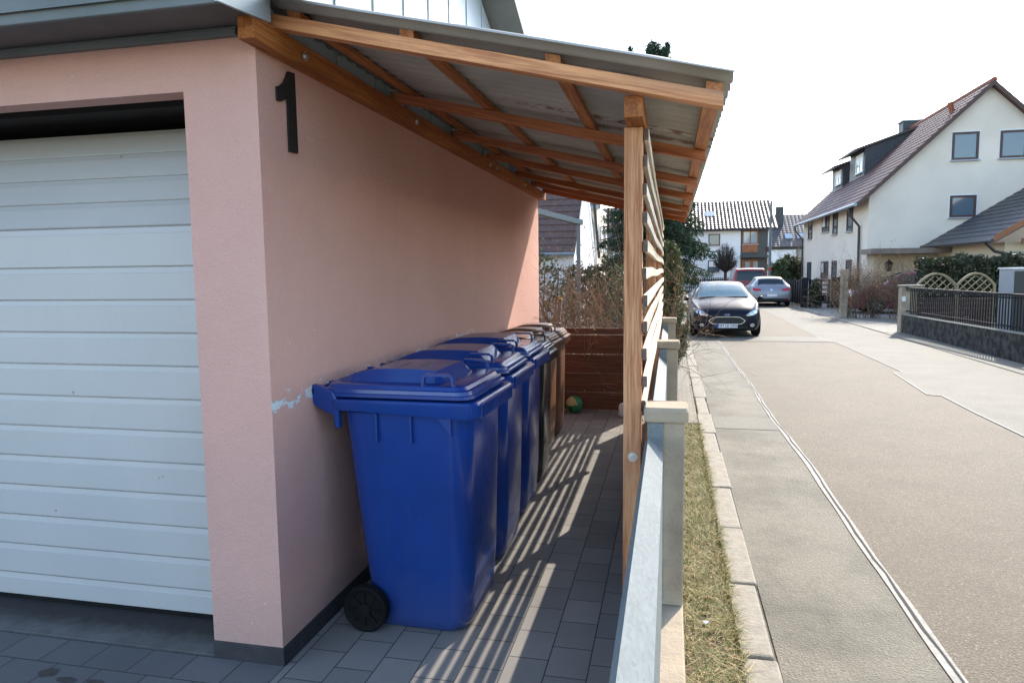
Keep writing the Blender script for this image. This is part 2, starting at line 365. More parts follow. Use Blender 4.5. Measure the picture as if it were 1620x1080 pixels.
M_HEDGE = leafmat('dark_hedge_foliage', [(0.03, 0.038, 0.018), (0.075, 0.085, 0.045)], 0.6, 0.15)
M_EVERG = leafmat('evergreen_leaves', [(0.03, 0.05, 0.02), (0.15, 0.18, 0.08)], 0.5, 0.2)
M_TWIG = leafmat('bare_twigs', [(0.10, 0.055, 0.03), (0.32, 0.20, 0.11)], 0.8)
M_TWIG_G = leafmat('grey_bare_twigs', [(0.07, 0.055, 0.045), (0.20, 0.155, 0.115)], 0.8)
M_TWIG_B = leafmat('beech_hedge_twigs', [(0.09, 0.06, 0.04), (0.27, 0.19, 0.12)], 0.8)
M_DARKTWIG = leafmat('dark_twigs', [(0.03, 0.025, 0.022), (0.07, 0.055, 0.045)], 0.85)
M_DRYLEAF = leafmat('dry_leaves', [(0.20, 0.10, 0.045), (0.45, 0.28, 0.14)], 0.7, 0.25)
M_GRASS = leafmat('dry_and_green_grass', [(0.06, 0.115, 0.02), (0.17, 0.19, 0.055), (0.46, 0.36, 0.17), (0.62, 0.5, 0.29)], 0.7, 0.2)
M_BARK = simple('bark', (0.09, 0.065, 0.045), (0.05, 0.04, 0.03), 12, 0.9, 30, 0.6, 0.02)

M_WHITEW = simple('white_render', (0.80, 0.80, 0.80), (0.76, 0.76, 0.76), 0.6, 0.9, 40, 0.15, 0.01)
M_CREAM = simple('cream_render', (0.80, 0.69, 0.56), (0.72, 0.62, 0.505), 0.7, 0.9, 30, 0.3, 0.02)
M_GABLE = simple('greyish_cream_render', (0.84, 0.73, 0.60), (0.75, 0.65, 0.54), 0.5, 0.9, 25, 0.3, 0.02)
M_BEIGE = simple('beige_render', (0.72, 0.58, 0.40), (0.66, 0.53, 0.36), 0.8, 0.9)
M_TILE = simple('brown_roof_tile', (0.10, 0.062, 0.048), (0.065, 0.045, 0.038), 3, 0.42, spec=0.5)
M_TILE_H = simple('red_brown_house_tile', (0.125, 0.058, 0.042), (0.075, 0.04, 0.034), 3, 0.55, spec=0.3)
M_TILE_D = simple('dark_roof_tile', (0.045, 0.045, 0.05), (0.065, 0.06, 0.06), 3, 0.5)
M_TILE_R = simple('red_brown_roof_tile', (0.13, 0.065, 0.048), (0.085, 0.05, 0.04), 6, 0.7)
M_TILE_G = simple('grey_brown_roof_tile', (0.16, 0.125, 0.11), (0.11, 0.09, 0.08), 6, 0.75)
M_ORTILE = simple('orange_ridge_tile', (0.32, 0.09, 0.04), (0.25, 0.07, 0.03), 5, 0.7)
M_BROWN = simple('brown_joinery', (0.085, 0.035, 0.024), (0.06, 0.026, 0.018), 4, 0.5)
M_BROWNO = simple('orange_brown_joinery', (0.30, 0.11, 0.04), (0.24, 0.085, 0.03), 4, 0.55)
M_GLASS = NT('window_glass').out((0.09, 0.13, 0.16), 0.06, None, 0, 0, 0, 0.9)
M_GLASSL = NT('light_window_glass').out((0.30, 0.36, 0.40), 0.06, None, 0, 0, 0, 0.9)
M_WHITEP = simple('white_plastic', (0.75, 0.75, 0.74), None, 1, 0.5)
M_SHUT = simple('grey_shutter', (0.42, 0.44, 0.46), (0.36, 0.38, 0.4), 30, 0.6)
M_SLATE = simple('black_slate_cladding', (0.03, 0.032, 0.037), (0.05, 0.052, 0.056), 9, 0.55)
M_DKGREEN = simple('dark_grey_panel', (0.045, 0.055, 0.055), (0.06, 0.068, 0.068), 3, 0.6)
M_PIPE = simple('dark_gutter_metal', (0.06, 0.05, 0.048), None, 1, 0.45, metal=0.3)
M_ZPIPE = simple('zinc_gutter', (0.25, 0.28, 0.29), None, 1, 0.4, metal=0.5)
M_IRON = simple('black_fence_paint', (0.010, 0.0105, 0.012), (0.02, 0.02, 0.022), 10, 0.7, spec=0.2)
M_MOSSY = simple('mossy_dark_concrete', (0.085, 0.075, 0.06), (0.022, 0.019, 0.016), 7, 0.92, 14, 0.9, 0.04, lo=0.4, hi=0.58)
M_TRELLIS = simple('pale_trellis_wood', (0.30, 0.235, 0.13), (0.22, 0.175, 0.10), 8, 0.75)
M_CABIN = simple('grey_cabinet_metal', (0.34, 0.36, 0.37), (0.30, 0.32, 0.33), 2, 0.45)
M_CABIN_D = simple('black_cabinet_panel', (0.02, 0.021, 0.025), None, 1, 0.35)

def m_paint(name, c, rough=0.28, metal=0.0, coat=0.2, spec=0.4):
    t = NT(name); v = t.pos(obj=True); cc = t.mix(t.step(t.noise(v, 2, 3), 0.3, 0.7), c, tuple(x * 0.85 for x in c))
    return t.out(cc, rough, None, 0, 0, metal, spec, **{'Coat Weight': coat, 'Coat Roughness': 0.04})
M_CARBLK = m_paint('black_car_paint', (0.010, 0.013, 0.022), 0.34, 0.0, 0.0, 0.16)
M_CARSIL = m_paint('silver_car_paint', (0.30, 0.305, 0.315), 0.4, 0.5)
M_CARRED = m_paint('red_van_paint', (0.24, 0.013, 0.014), 0.35, 0.0)
M_CARMAG = m_paint('magenta_car_paint', (0.24, 0.012, 0.055), 0.3, 0.0)
M_CGLASS = NT('car_glass').out((0.02, 0.034, 0.042), 0.03, None, 0, 0, 0, 0.28)
M_PLAST = simple('black_trim', (0.015, 0.015, 0.016), None, 1, 0.6)
M_CHROME = simple('chrome', (0.75, 0.76, 0.78), None, 1, 0.15, metal=1.0)
M_HEADL = NT('headlamp_glass').out((0.55, 0.57, 0.6), 0.08, None, 0, 0, 0.5, 0.8)
M_TAILL = NT('tail_lamp_red').out((0.50, 0.015, 0.02), 0.12, None, 0, 0, 0, 0.7)
M_AMBER = NT('amber_lens').out((0.6, 0.16, 0.02), 0.2)
M_PLATE = simple('plate_white', (0.78, 0.78, 0.76), None, 1, 0.5)
M_PBLUE = simple('plate_blue', (0.01, 0.05, 0.35), None, 1, 0.5)
M_RIM = simple('alloy_rim', (0.5, 0.51, 0.52), None, 1, 0.35, metal=0.7)

# ================================================================ ground and street
o = MB().quad((-400, -120, -0.16), (400, -120, -0.16), (400, 900, -0.16), (-400, 900, -0.16)).build('ground', M_GROUND); struct(o)
o = MB().box(-0.0, 2.2, -6, 40, -0.15, GZ).build('gutter_strip', M_GUT); struct(o)
# the street: chip asphalt, its grey left strip and the pale right-hand strip are sheets on one bed
o = MB().quad((0.46, -6, GZ + .004), (5.25, -6, GZ + .004), (5.25, 43, GZ + .004), (0.46, 43, GZ + .004)).build('road', M_ROAD); struct(o)
def strip(name, left, right, z, mat):
    """sheet between two polylines given from near to far"""
    mb = MB(); n = len(left); vs = [(x, y, z) for x, y in left] + [(x, y, z) for x, y in right]
    mb.add(vs, [(i, n + i, n + i + 1, i + 1) for i in range(n - 1)]); return struct(mb.build(name, mat))
ys = [-6, 2, 4, 6, 8, 10, 12, 14, 17.2, 22, 30, 43]
sx = lambda y: 1.17 - 0.004 * y + 0.012 * math.sin(y * 1.3) if y < 17 else 1.11
strip('old_asphalt_strip', [(0.46, y) for y in ys], [(sx(y), y) for y in ys], GZ + .008, M_GUT)
el = [(3.42, -6), (3.36, 6), (3.38, 8.8), (3.42, 9.9), (3.27, 9.95), (3.44, 12.0), (3.60, 12.1), (3.62, 16.6), (3.45, 18.0), (3.6, 24), (3.7, 43)]
strip('pale_concrete_strip', el, [(5.25, y) for _, y in el], GZ + .008, M_CONC)
bd = [(1.13, 16.95), (1.8, 16.85), (2.5, 16.9), (3.62, 16.8)]
strip('repair_band', bd, [(x, y + 1.15) for x, y in bd], GZ + .0115, M_CONC)
strip('gutter_patch', [(0.47, 7.5), (0.47, 8.1)], [(1.13, 7.5), (1.13, 8.1)], GZ + .0115, M_CONC)
# sealed joint between the two asphalts: two pale lines and the open crack between them
def wav(y, k): return 0.004 * math.sin(y * 2.1 + k) + 0.0035 * math.sin(y * 5.3 + 2 * k)
yy = [y * 0.2 for y in range(-20, 86)]
wd = lambda y: 0.027 if y > 7.6 else 0.033
strip('joint_sealing', [(sx(y) - wd(y) + wav(y, 0), y) for y in yy], [(sx(y) + wd(y) * .7 + wav(y, .7), y) for y in yy], GZ + .014, M_SEAM)
rr = random.Random(3); ck = [rr.uniform(-.005, .006) for _ in yy]
strip('joint_crack', [(sx(y) - .008 + wav(y, .3) + c * 1.6, y) for y, c in zip(yy, ck)], [(sx(y) + .004 + wav(y, .3) + c, y) for y, c in zip(yy, ck)], GZ + .0175, M_CRACK)
mb = MB(); e2 = [(a[0], a[1], b[0], b[1]) for a, b in zip(el, el[1:]) if -6 <= a[1] < 17]
for x0, y0, x1, y1 in e2:
    d = Vector((x1 - x0, y1 - y0, 0)).normalized(); q = Vector((-d.y, d.x, 0)) * .011
    mb.quad((x0 + q.x, y0 + q.y, GZ + .0125), (x1 + q.x, y1 + q.y, GZ + .0125), (x1 - q.x, y1 - q.y, GZ + .0125), (x0 - q.x, y0 - q.y, GZ + .0125))
struct(mb.build('joint_line', M_SEAM))
# far cross street and the pavement over there
struct(MB().quad((-60, 43, GZ + .002), (80, 43, GZ + .002), (80, 51, GZ + .002), (-60, 51, GZ + .002)).build('cross_street', M_CONC))
# kerb of rough granite blocks along the left edge
mb = MB(); y = -2.0; kr = random.Random(11)
while y < 34:
    L = kr.uniform(0.62, 1.05); j = lambda s: kr.uniform(-s, s)
    x0, x1 = 0.305 + j(.012), 0.447 + j(.012); z1 = 0.0 + j(.006)
    mb.box(x0, x1, y, y + L - 0.014, -0.14, z1); y += L
struct(mb.build('kerb', M_GRANITE, bev=0.012))
# paving strip along the street past the grass, driveway paving over the way
struct(MB().box(0.062, 0.30, 7.55, 30, -0.15, -0.012).build('pavement', M_PAVE3))
struct(MB().box(5.25, 5.36, 19.3, 43, -0.15, GZ + .03).build('far_kerb', M_GRANITE, bev=.01))
struct(MB().box(5.37, 16, 19.3, 43, -0.155, GZ + .012).build('driveway', M_PAVE4))
struct(MB().box(5.25, 5.78, -2, 19.28, -0.15, GZ + .02).build('gravel_edge', M_CONC))
# paving below the shelter and in front of the garage door
struct(MB().box(-1.53, -0.085, -2.5, 9.5, -0.14, 0.0).build('carport_paving', M_PAVE))
struct(MB().box(-9, -1.534, -2.5, 2.475, -0.14, 0.0).build('garage_apron', M_PAVE2))
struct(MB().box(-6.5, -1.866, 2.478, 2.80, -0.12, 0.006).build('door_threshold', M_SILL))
struct(MB().box(0.055, 0.303, -2.5, 7.55, -0.15, -0.03).build('verge_soil', M_SOIL))

struct(MB().quad((-24, -40, -.148), (-0.09, -40, -.148), (-0.09, -2.5, -.148), (-24, -2.5, -.148)).build('bounce_ground', simple('pale_bounce_ground', (.42, .38, .32), (.36, .325, .27), 2, .9)))  # unseen pale ground added behind the camera to bounce light onto the timber
# oil stain on the apron
mb = MB()
for px, py, w, h in ((77, 1063, .042, .034), (105, 1075, .05, .02), (150, 1078, .04, .016)):
    p = gp(px, py, 0); n = 12
    mb.add([(p.x + w * (.75 + .45 * rr.random()) * math.cos(a), p.y + h * (.75 + .45 * rr.random()) * math.sin(a), 0.002) for a in [2 * math.pi * i / n for i in range(n)]], [tuple(range(n))])
struct(mb.build('oil_stain', simple('oil_stain', (0.05, 0.04, 0.035), (0.03, 0.025, 0.022), 30, 0.5)))

# ================================================================ garage
ZW = 2.50
G = thing('garage', 'pink rendered garage with white sectional door and pale metal clad gable', 'garage', (-4.0, 2.47, 0))
mb = MB()
mb.box(-1.74, -1.54, 2.47, 8.30, 0.075, ZW)                       # side wall
mb.box(-1.86, -1.74, 2.47, 2.72, 0.075, ZW)                       # pier beside the door
mb.box(-6.50, -1.86, 2.47, 2.574, 2.314, ZW)                      # lintel
mb.box(-8.30, -6.50, 2.47, 2.72, 0.075, ZW)
mb.box(-8.30, -1.74, 8.10, 8.30, 0.075, ZW)
mb.box(-8.30, -8.10, 2.72, 8.10, 0.075, ZW)
mb.build('wall', M_STUCCO, G)
MB().box(-1.864, -1.534, 2.464, 8.305, -0.05, 0.075).build('plinth', M_PLINTH, G, bev=.004)
MB().box(-8.306, -6.496, 2.464, 2.72, -0.05, 0.075).build('plinth', M_PLINTH, G, bev=.004)
mb = MB(); mb.box(-8.09, -1.745, 2.84, 8.09, 2.36, 2.49); mb.box(-8.09, -1.745, 3.6, 3.7, 0, 2.36); mb.box(-1.80, -1.745, 2.9, 3.6, 0, 2.36); mb.box(-8.09, -8.0, 2.9, 3.6, 0, 2.36)
mb.box(-6.5, -1.87, 2.60, 2.84, 2.40, 2.49)
mb.build('dark_interior', M_BLACKV, G)
# sectional door: ribbed profile swept sideways; the top section leans inwards
zs = [1.822, 1.645, 1.495, 1.345, 1.194, 1.042, 0.893, 0.744, 0.596, 0.444, 0.294, 0.144, 0.028]
def slat_profile(z0, z1, gap=False):
    """(depth, height) from bottom to top of one rib"""
    return [(0.004, z0 + .001), (0.0, z0 + .004), (0.0, z1 - 0.030), (0.0022, z1 - 0.027), (0.0048, z1 - 0.009), (0.0052, z1 - .0045), (0.012, z1 - .003), (0.012, z1 - .0005)]
def sweep(prof, x0, x1, mb):
    n = len(prof); vs = [(x0, y, z) for y, z in prof] + [(x1, y, z) for y, z in prof]
    mb.add(vs, [tuple(range(n)), tuple(range(2 * n - 1, n - 1, -1))] + [(i, n + i, n + (i + 1) % n, (i + 1) % n) for i in range(n)])
D = MB(); prof = []
for z1, z0 in reversed(list(zip(zs, zs[1:]))): prof += slat_profile(z0, z1)
prof = [(2.74 + d, z) for d, z in prof]; prof += [(2.79, zs[0]), (2.79, zs[-1])]
sweep(prof, -6.45, -1.80 - .045, D)
door = D.build('garage_door', M_DOOR, G)
T = MB(); th = math.radians(27); prof = []
for k in range(4): prof += slat_profile(k * .1325, k * .1325 + .1325 - (0 if k < 3 else .002))
ca, sa = math.cos(th), math.sin(th); y0, z0 = 2.742, 1.829
prof += [(0.05, .53), (0.05, 0)]
prof = [(y0 + d * ca + s * sa, z0 - d * sa + s * ca) for d, s in prof]; sweep(prof, -6.45, -1.845, T)
T.build('top_section', M_DOOR, door)
MB().box(-6.45, -1.846, 2.742, 2.80, 0.007, 0.026).build('rubber_seal', M_RUBBER, door)
# metal-clad gable above the side wall, ridge along x
AY, AZ, SL = 5.585, 3.95, 0.41
roofz = lambda y: AZ - SL * abs(y - AY)
mb = MB(); prof = [(2.47, 2.533), (8.30, 2.533), (8.30, roofz(8.30) - .05), (AY, AZ - .05), (2.47, roofz(2.47) - .05)]
mb.prism([(-1.535, y, z) for y, z in prof], (-0.12, 0, 0)); clad = mb.build('gable_cladding', M_CLAD, G)
mb = MB(); y = 2.62
k = 1.56 / 1.9
for y in [3.279 * k - .444 * 0.0 + .4415 * i for i in range(-0, 13)]:
    if y < 8.25: MB().box(-1.534, -1.527, y - .0022, y + .0022, 2.535, roofz(y) - .06).build('standing_seam', M_CLAD, clad)
mb = MB()
for sgn, ye in ((-1, 2.13), (1, 8.62)):
    a = Vector((-1.535 + .26, AY, AZ)); b = Vector((-1.535 + .26, ye, roofz(ye))); th_ = Vector((0, 0, .11))
    mb.prism([a, b, b + th_, a + th_], (-7.3, 0, 0))
roof = mb.build('roof', M_FLASH, G)
mb = MB(); mb.box(-8.4, -1.475, 2.145, 2.165, 2.497, 2.70); mb.build('fascia', M_FLASH, roof, bev=.004)
mb = MB(); mb.box(-8.4, -1.475, 2.170, 2.466, 2.532, 2.545); mb.build('soffit', M_SOFFIT, roof)
mb = MB(); mb.box(-8.4, -1.60, 2.436, 2.468, 2.497, 2.522); mb.box(-8.4, -1.60, 2.444, 2.468, 2.524, 2.531); mb.build('wall_flashing', M_FLASH, G, bev=.003)
mb = MB(); mb.prism([(-1.475, 2.14, 2.50), (-1.475, 2.46, 2.535), (-1.475, 2.46, 2.80), (-1.475, 2.14, 2.70)], (.012, 0, 0)); mb.build('corner_flashing', M_CLAD, roof)

# number on the wall
pts = [(-1.538, *p) for p in ((2.686, 2.424), (2.738, 2.430), (2.740, 2.105), (2.674, 2.101), (2.675, 2.328), (2.652, 2.303), (2.620, 2.290), (2.597, 2.289), (2.597, 2.344), (2.622, 2.352), (2.650, 2.372), (2.670, 2.396))]
o = MB().prism(pts, (.009, 0, 0)).build('house_number', M_BLACK); recenter(o); tag(o, 'black numeral 1 fixed high on the pink side wall near the corner', 'house number')

# ================================================================ timber lean-to over the bins
C = thing('lean_to_shelter', 'orange timber lean-to with corrugated metal roof between pink garage and street fence', 'carport', (-0.85, 5.4, 0))
RY = [2.50, 3.70, 4.80, 5.75, 6.85, 7.65, 8.36]
m_ = 0.2400
zb = lambda x: 2.539 - m_ * (x + 1.505)                           # underside of rafters
o = MB().box(-1.5395, -1.475, 2.36, 8.48, 2.452, 2.536).build('wall_plate', wood_y, C, bev=.003)
for y in (2.72, 4.02, 5.75, 5.98, 7.2, 8.2):
    bm_ = MB(); bm_.tube([(-1.474, y, 2.488), (-1.468, y, 2.488)], .019, 14); bm_.tube([(-1.468, y, 2.488), (-1.459, y, 2.488)], .011, 6); bm_.build('bolt', M_BOLT, o)
for i, y in enumerate(RY):
    a, b = -1.50, (0.166 if i < 6 else .166)
    mb = MB(); mb.prism([(a, y, zb(a)), (b, y, zb(b)), (b, y, zb(b) + .050), (a, y, zb(a) + .050)], (0, .058 if i == 0 else .055, 0))
    mb.build('rafter', wood_x if i == 0 else wood_xs, C, bev=.003)
for x in (-1.40, -0.95, -0.41, 0.138):
    z = zb(x) + .053; mb = MB(); x0, x1 = x - .027, x + .027
    mb.prism([(x0, 2.515, zb(x0) + .0525), (x1, 2.515, zb(x1) + .0525), (x1, 2.515, zb(x1) + .079), (x0, 2.515, zb(x0) + .079)], (0, 5.955, 0))
    mb.build('batten', wood_y, C)
# corrugated sheet: waves run down the slope
mb = MB(); n = 620; y0, y1 = 2.435, 8.52; xs = [-1.56, -1.1, -.6, -.1, 0.196]
vs = []
for layer, dz in ((0, 0), (1, .0016)):
    for x in xs:
        for i in range(n + 1):
            y = y0 + (y1 - y0) * i / n; ph = 2 * math.pi * (y - y0) / 0.107
            vs.append((x, y, zb(x) + .0945 + .0150 * math.sin(ph) + dz + .006 * math.sin(x * 2 + y * .7)))
R = len(xs); fs = []
for l in (0, 1):
    for r in range(R - 1):
        for i in range(n):
            b0 = (l * R + r) * (n + 1) + i; fs.append((b0, b0 + 1, b0 + n + 2, b0 + n + 1))
off = R * (n + 1)
for r in range(R - 1):
    for i in (0, n): b0 = r * (n + 1) + i; b1 = b0 + n + 1; fs.append((b0, b1, b1 + off, b0 + off))
for i in range(n):
    for r in (0, R - 1): b0 = r * (n + 1) + i; fs.append((b0, b0 + 1, b0 + 1 + off, b0 + off))
mb.add(vs, fs); mb.build('roof_sheet', M_SHEET, C, smooth='all')
o = MB().box(-0.166, -0.098, 2.565, 8.45, 2.136, 2.212).build('beam', wood_y, C, bev=.003)
# posts of the street side (8/10 of the photo scale puts the fence on its plinth wall)
for y in (2.735, 5.2, 8.25):
    p = MB().box(-0.176, -0.1065, y, y + .072, 0.0, 2.135).build('post', wood_z, C, bev=.003)
    if y < 3:
        b = MB(); b.tube([(-.139, y - .0025, .872), (-.139, y - .0002, .872)], .019, 20); b.tube([(-.139, y - .010, .872), (-.139, y - .0026, .872)], .010, 6); b.build('bolt', M_BOLT, p)
for y in (6.75,):
    MB().box(-0.172, -0.1065, y, y + .045, 0.95, 2.134).build('stud', wood_z, C)

# slatted screen of the street side
SF = thing('slat_screen', 'screen of eleven pale horizontal slats on the street side of the lean-to', 'slat fence', (-0.09, 5.9, 1.0))
sl = [1.6 + (z - 1.6) * .8 for z in (2.262, 2.140, 2.010, 1.877, 1.742, 1.612, 1.482, 1.357, 1.226, 1.092, 0.968)]
sr = random.Random(5)
for i, zt in enumerate(sl):
    mb = MB(); segs = 26; yA, yB = 2.742 + sr.uniform(-.012, .012), 9.1; w = .0445
    ph = sr.uniform(0, 6); am = sr.uniform(.003, .008); xo = -0.1055 + (sr.uniform(-.003, .004)); tw = .017
    vs = []
    for k in range(segs + 1):
        t = k / segs; y = yA + (yB - yA) * t
        bow = am * math.sin(ph + t * 9) * min(1, t * 6); bx = .004 * math.sin(ph * 2 + t * 7) * min(1, t * 5)
        for dx, dz in ((0, -w), (tw, -w), (tw, 0), (0, 0)): vs.append((xo + bx + dx, y, zt + bow + dz))
    fs = [(k * 4 + j, k * 4 + (j + 1) % 4, k * 4 + 4 + (j + 1) % 4, k * 4 + 4 + j) for k in range(segs) for j in range(4)] + [(3, 2, 1, 0), (segs * 4, segs * 4 + 1, segs * 4 + 2, segs * 4 + 3)]
    mb.add(vs, fs); mb.m = [0] * (len(fs) - 2) + [1, 1]
    mb.build('slat', [wood_slat, wood_end], SF, bev=.002)
mb = MB().box(-0.172, -0.107, 9.0, 9.07, 0.3, 2.12); mb.build('end_post', wood_z, SF)

# plinth wall, pillars and galvanised railings along the pavement
FT = .32
o = MB().box(-0.083, 0.058, -2.4, 9.3, -0.15, FT).build('plinth_wall', M_CEMENT, bev=.006); recenter(o); tag(o, 'low sandy concrete plinth wall under the galvanised railing beside the grass strip', 'low wall')
# wall chunk texture edge
PY = [2.64, 5.16, 7.68]
desc = ['concrete fence pillar nearest the front timber post, with chipped flat cap', 'second concrete fence pillar from the camera, standing beside the pale slats', 'farthest concrete fence pillar on the plinth wall, close to the green conifer bush']
for y, ds in zip(PY, desc):
    P = thing('fence_pillar', ds, 'pillar', (-0.01, y + .07, FT), 'concrete pillars of the street fence')
    MB().box(-0.08, 0.057, y + .004, y + .145, FT - .001 + .002, 1.032).build('shaft', M_CEMENT, P, bev=.006)
    mb = MB(); cr = random.Random(int(y * 10)); rings = []
    for z, e in ((1.034, 0), (1.04, .002), (1.075, .003), (1.088, -.003)):
        rings.append([(x + cr.uniform(-.003, .003), yy_ + cr.uniform(-.003, .003), z + cr.uniform(-.002, .002)) for x, yy_, _ in rrect(-.0895 - e, .0665 + e, y - .003 - e, y + .152 + e, .008, z, 2)])
    mb.loft(rings).build('cap', M_CEMENT, P, bev=.003)
    MB().box(-0.078, -0.021, y - .002, y + .002, FT + .02, 1.030).build('bracket', M_GALV, P)
rl = ['long folded galvanised steel railing panel rising from the bottom edge of the photo', 'second galvanised railing panel, between the two nearer concrete pillars', 'galvanised railing panel between the second and the farthest concrete pillar']
for (ya, yb), ds in zip(((-.6, 2.60), (2.79, 5.13), (5.31, 7.65)), rl):
    R_ = thing('railing_panel', ds, 'railing', (-0.05, (ya + yb) / 2, FT), 'galvanised railing panels of the street fence')
    pr = [(-.0885, .957), (-.0745, .9865), (-.0205, .934), (-.0195, .40), (-.0215, .40), (-.0225, .9325), (-.0745, .9835), (-.0865, .956)]
    MB().prism([(x, ya, z) for x, z in pr], (0, yb - ya, 0)).build('folded_sheet', M_GALV, R_)
    MB().box(-.060, -.036, ya + .02, yb - .02, .48, .51).build('rail', M_GALV, R_)

# grass on the verge
mb = MB(); gr = np.random.default_rng(4)
def blades(n, x0, x1, y0, y1, z, l0, l1, w, flat):
    tc = np.stack([gr.uniform(x0, x1, 420), gr.uniform(y0, y1, 420)], 1); k_ = gr.integers(0, 420, n); x = np.clip(tc[k_, 0] + gr.normal(size=n) * .022, x0, x1); y = tc[k_, 1] + gr.normal(size=n) * .03
    u_ = gr.uniform(size=n) < .3; x = np.where(u_, gr.uniform(x0, x1, n), x); y = np.where(u_, gr.uniform(y0, y1, n), y); L = gr.uniform(l0, l1, n); a = gr.uniform(0, 6.283, n); t = np.clip(gr.normal(flat, .35, n), .05, 1.5)
    dx, dy = np.cos(a), np.sin(a); vs = np.zeros((n, 5, 3))
    for k, (s, ww) in enumerate(((0, 1), (0, -1), (.55, .8), (.55, -.8), (1, 0))):
        r = L * s * np.sin(t) * (1 if s < 1 else 1.1); h = L * s * np.cos(t) * (1 if s < 1 else .8)
        vs[:, k, 0] = x + dx * r - dy * ww * w; vs[:, k, 1] = y + dy * r + dx * ww * w; vs[:, k, 2] = z + h
    vs[:, :, 0] = np.clip(vs[:, :, 0], .061, .37); vs[:, :, 2] = np.where(vs[:, :, 0] > .30, np.maximum(vs[:, :, 2], .008), vs[:, :, 2])
    b = len(mb.v); mb.v += [tuple(v) for v in vs.reshape(-1, 3)]
    for i in range(n): q = b + i * 5; mb.f += [(q, q + 1, q + 3, q + 2), (q + 2, q + 3, q + 4)]; mb.m += [0, 0]
blades(16000, .062, .305, 1.2, 7.5, -.03, .03, .085, .0014, 1.05)
blades(5000, .062, .31, 1.2, 7.5, -.02, .06, .14, .0013, 1.35)
blades(900, .27, .305, 1.2, 7.5, -.01, .04, .10, .0013, 1.2)
blades(500, .28, .305, 1.2, 12, -.02, .02, .06, .0012, 1.1)
o = mb.build('verge_grass', M_GRASS, fixn=False); struct(o, 'stuff')
# litter of dry leaves on the verge
mb = MB()
for i in range(160):
    x, y = rr.uniform(.07, .3), rr.uniform(1.4, 4.2); a = rr.uniform(0, 6.3); s = rr.uniform(.006, .013); z = rr.uniform(-.012, .008)
    d = Vector((math.cos(a), math.sin(a), rr.uniform(-.5, .5))) * s; e = Vector((-math.sin(a), math.cos(a), rr.uniform(-.5, .5))) * s * .6; c = Vector((x, y, z))
    mb.quad(c - d, c - e, c + d, c + e)
o = mb.build('leaf_litter', M_DRYLEAF, fixn=False); struct(o, 'stuff')
mb = MB(); c = gp(1116, 985, -.005); rings = []
for k in range(6):
    t = k / 5; rings.append([(c.x + .018 * math.sin(math.pi * t + .1) * math.cos(a) * rr.uniform(.6, 1.2), c.y + .014 * math.sin(math.pi * t + .1) * math.sin(a) * rr.uniform(.6, 1.2), c.z + .012 * t + rr.uniform(-.002, .002)) for a in [i * .7 for i in range(9)]])
o = mb.loft(rings).build('paper_scrap', M_WHITEP); recenter(o); tag(o, 'crumpled white paper scrap lying in the dry verge grass', 'litter')

# boards closing the far end
B = thing('board_partition', 'brown stained board partition closing the far end behind the bins', 'partition', (-.8, 8.06, 0))
for z0, z1 in ((.878, .945), (.650, .866), (.424, .640), (.204, .420), (0.0, .200)):
    MB().box(-1.53, -.18, 8.05, 8.074, z0, z1).build('board', wood_board, B, bev=.003)
# ball
mb = MB(); c = gp(907, 655, 0); rb = .098; c = Vector((c.x, 7.83, rb)); rings = []
NU, NV = 24, 14
for i in range(1, NV):
    ph = math.pi * i / NV; rings.append([(c.x + rb * math.sin(ph) * math.cos(2 * math.pi * j / NU), c.y + rb * math.sin(ph) * math.sin(2 * math.pi * j / NU), c.z + rb * math.cos(ph)) for j in range(NU)])
mb.loft(rings)
t = NT('green_football'); v = t.pos(obj=True); vc = t.voro(v, 11, 'Color'); sp_ = t.n('SeparateColor'); t.l(vc, sp_.inputs[0])
col_ = t.mix(t.step(sp_.outputs[0], .62, .64), (.03, .20, .075), (.42, .36, .16)); col_ = t.mix(t.step(sp_.outputs[1], .78, .8), col_, (.02, .06, .035))
o = mb.build('ball', t.out(col_, .45), smooth='all'); recenter(o); tag(o, 'green football with pale patches on the paving by the board partition', 'ball')
mb = MB(); c = gp(986, 654, 0)
rings = [[(c.x - .0 + rad * math.cos(a) * rr.uniform(.85, 1.1), 7.7 + rad * math.sin(a), z) for a in [i * .5236 for i in range(12)]] for z, rad in ((0.0, .03), (.02, .045), (.07, .04), (.10, .045), (.14, .03), (.15, .01))]
o = mb.loft(rings).build('plastic_tub', M_WHITEP, smooth=True); recenter(o); tag(o, 'small white plastic tub peeking out behind the front timber post', 'tub')

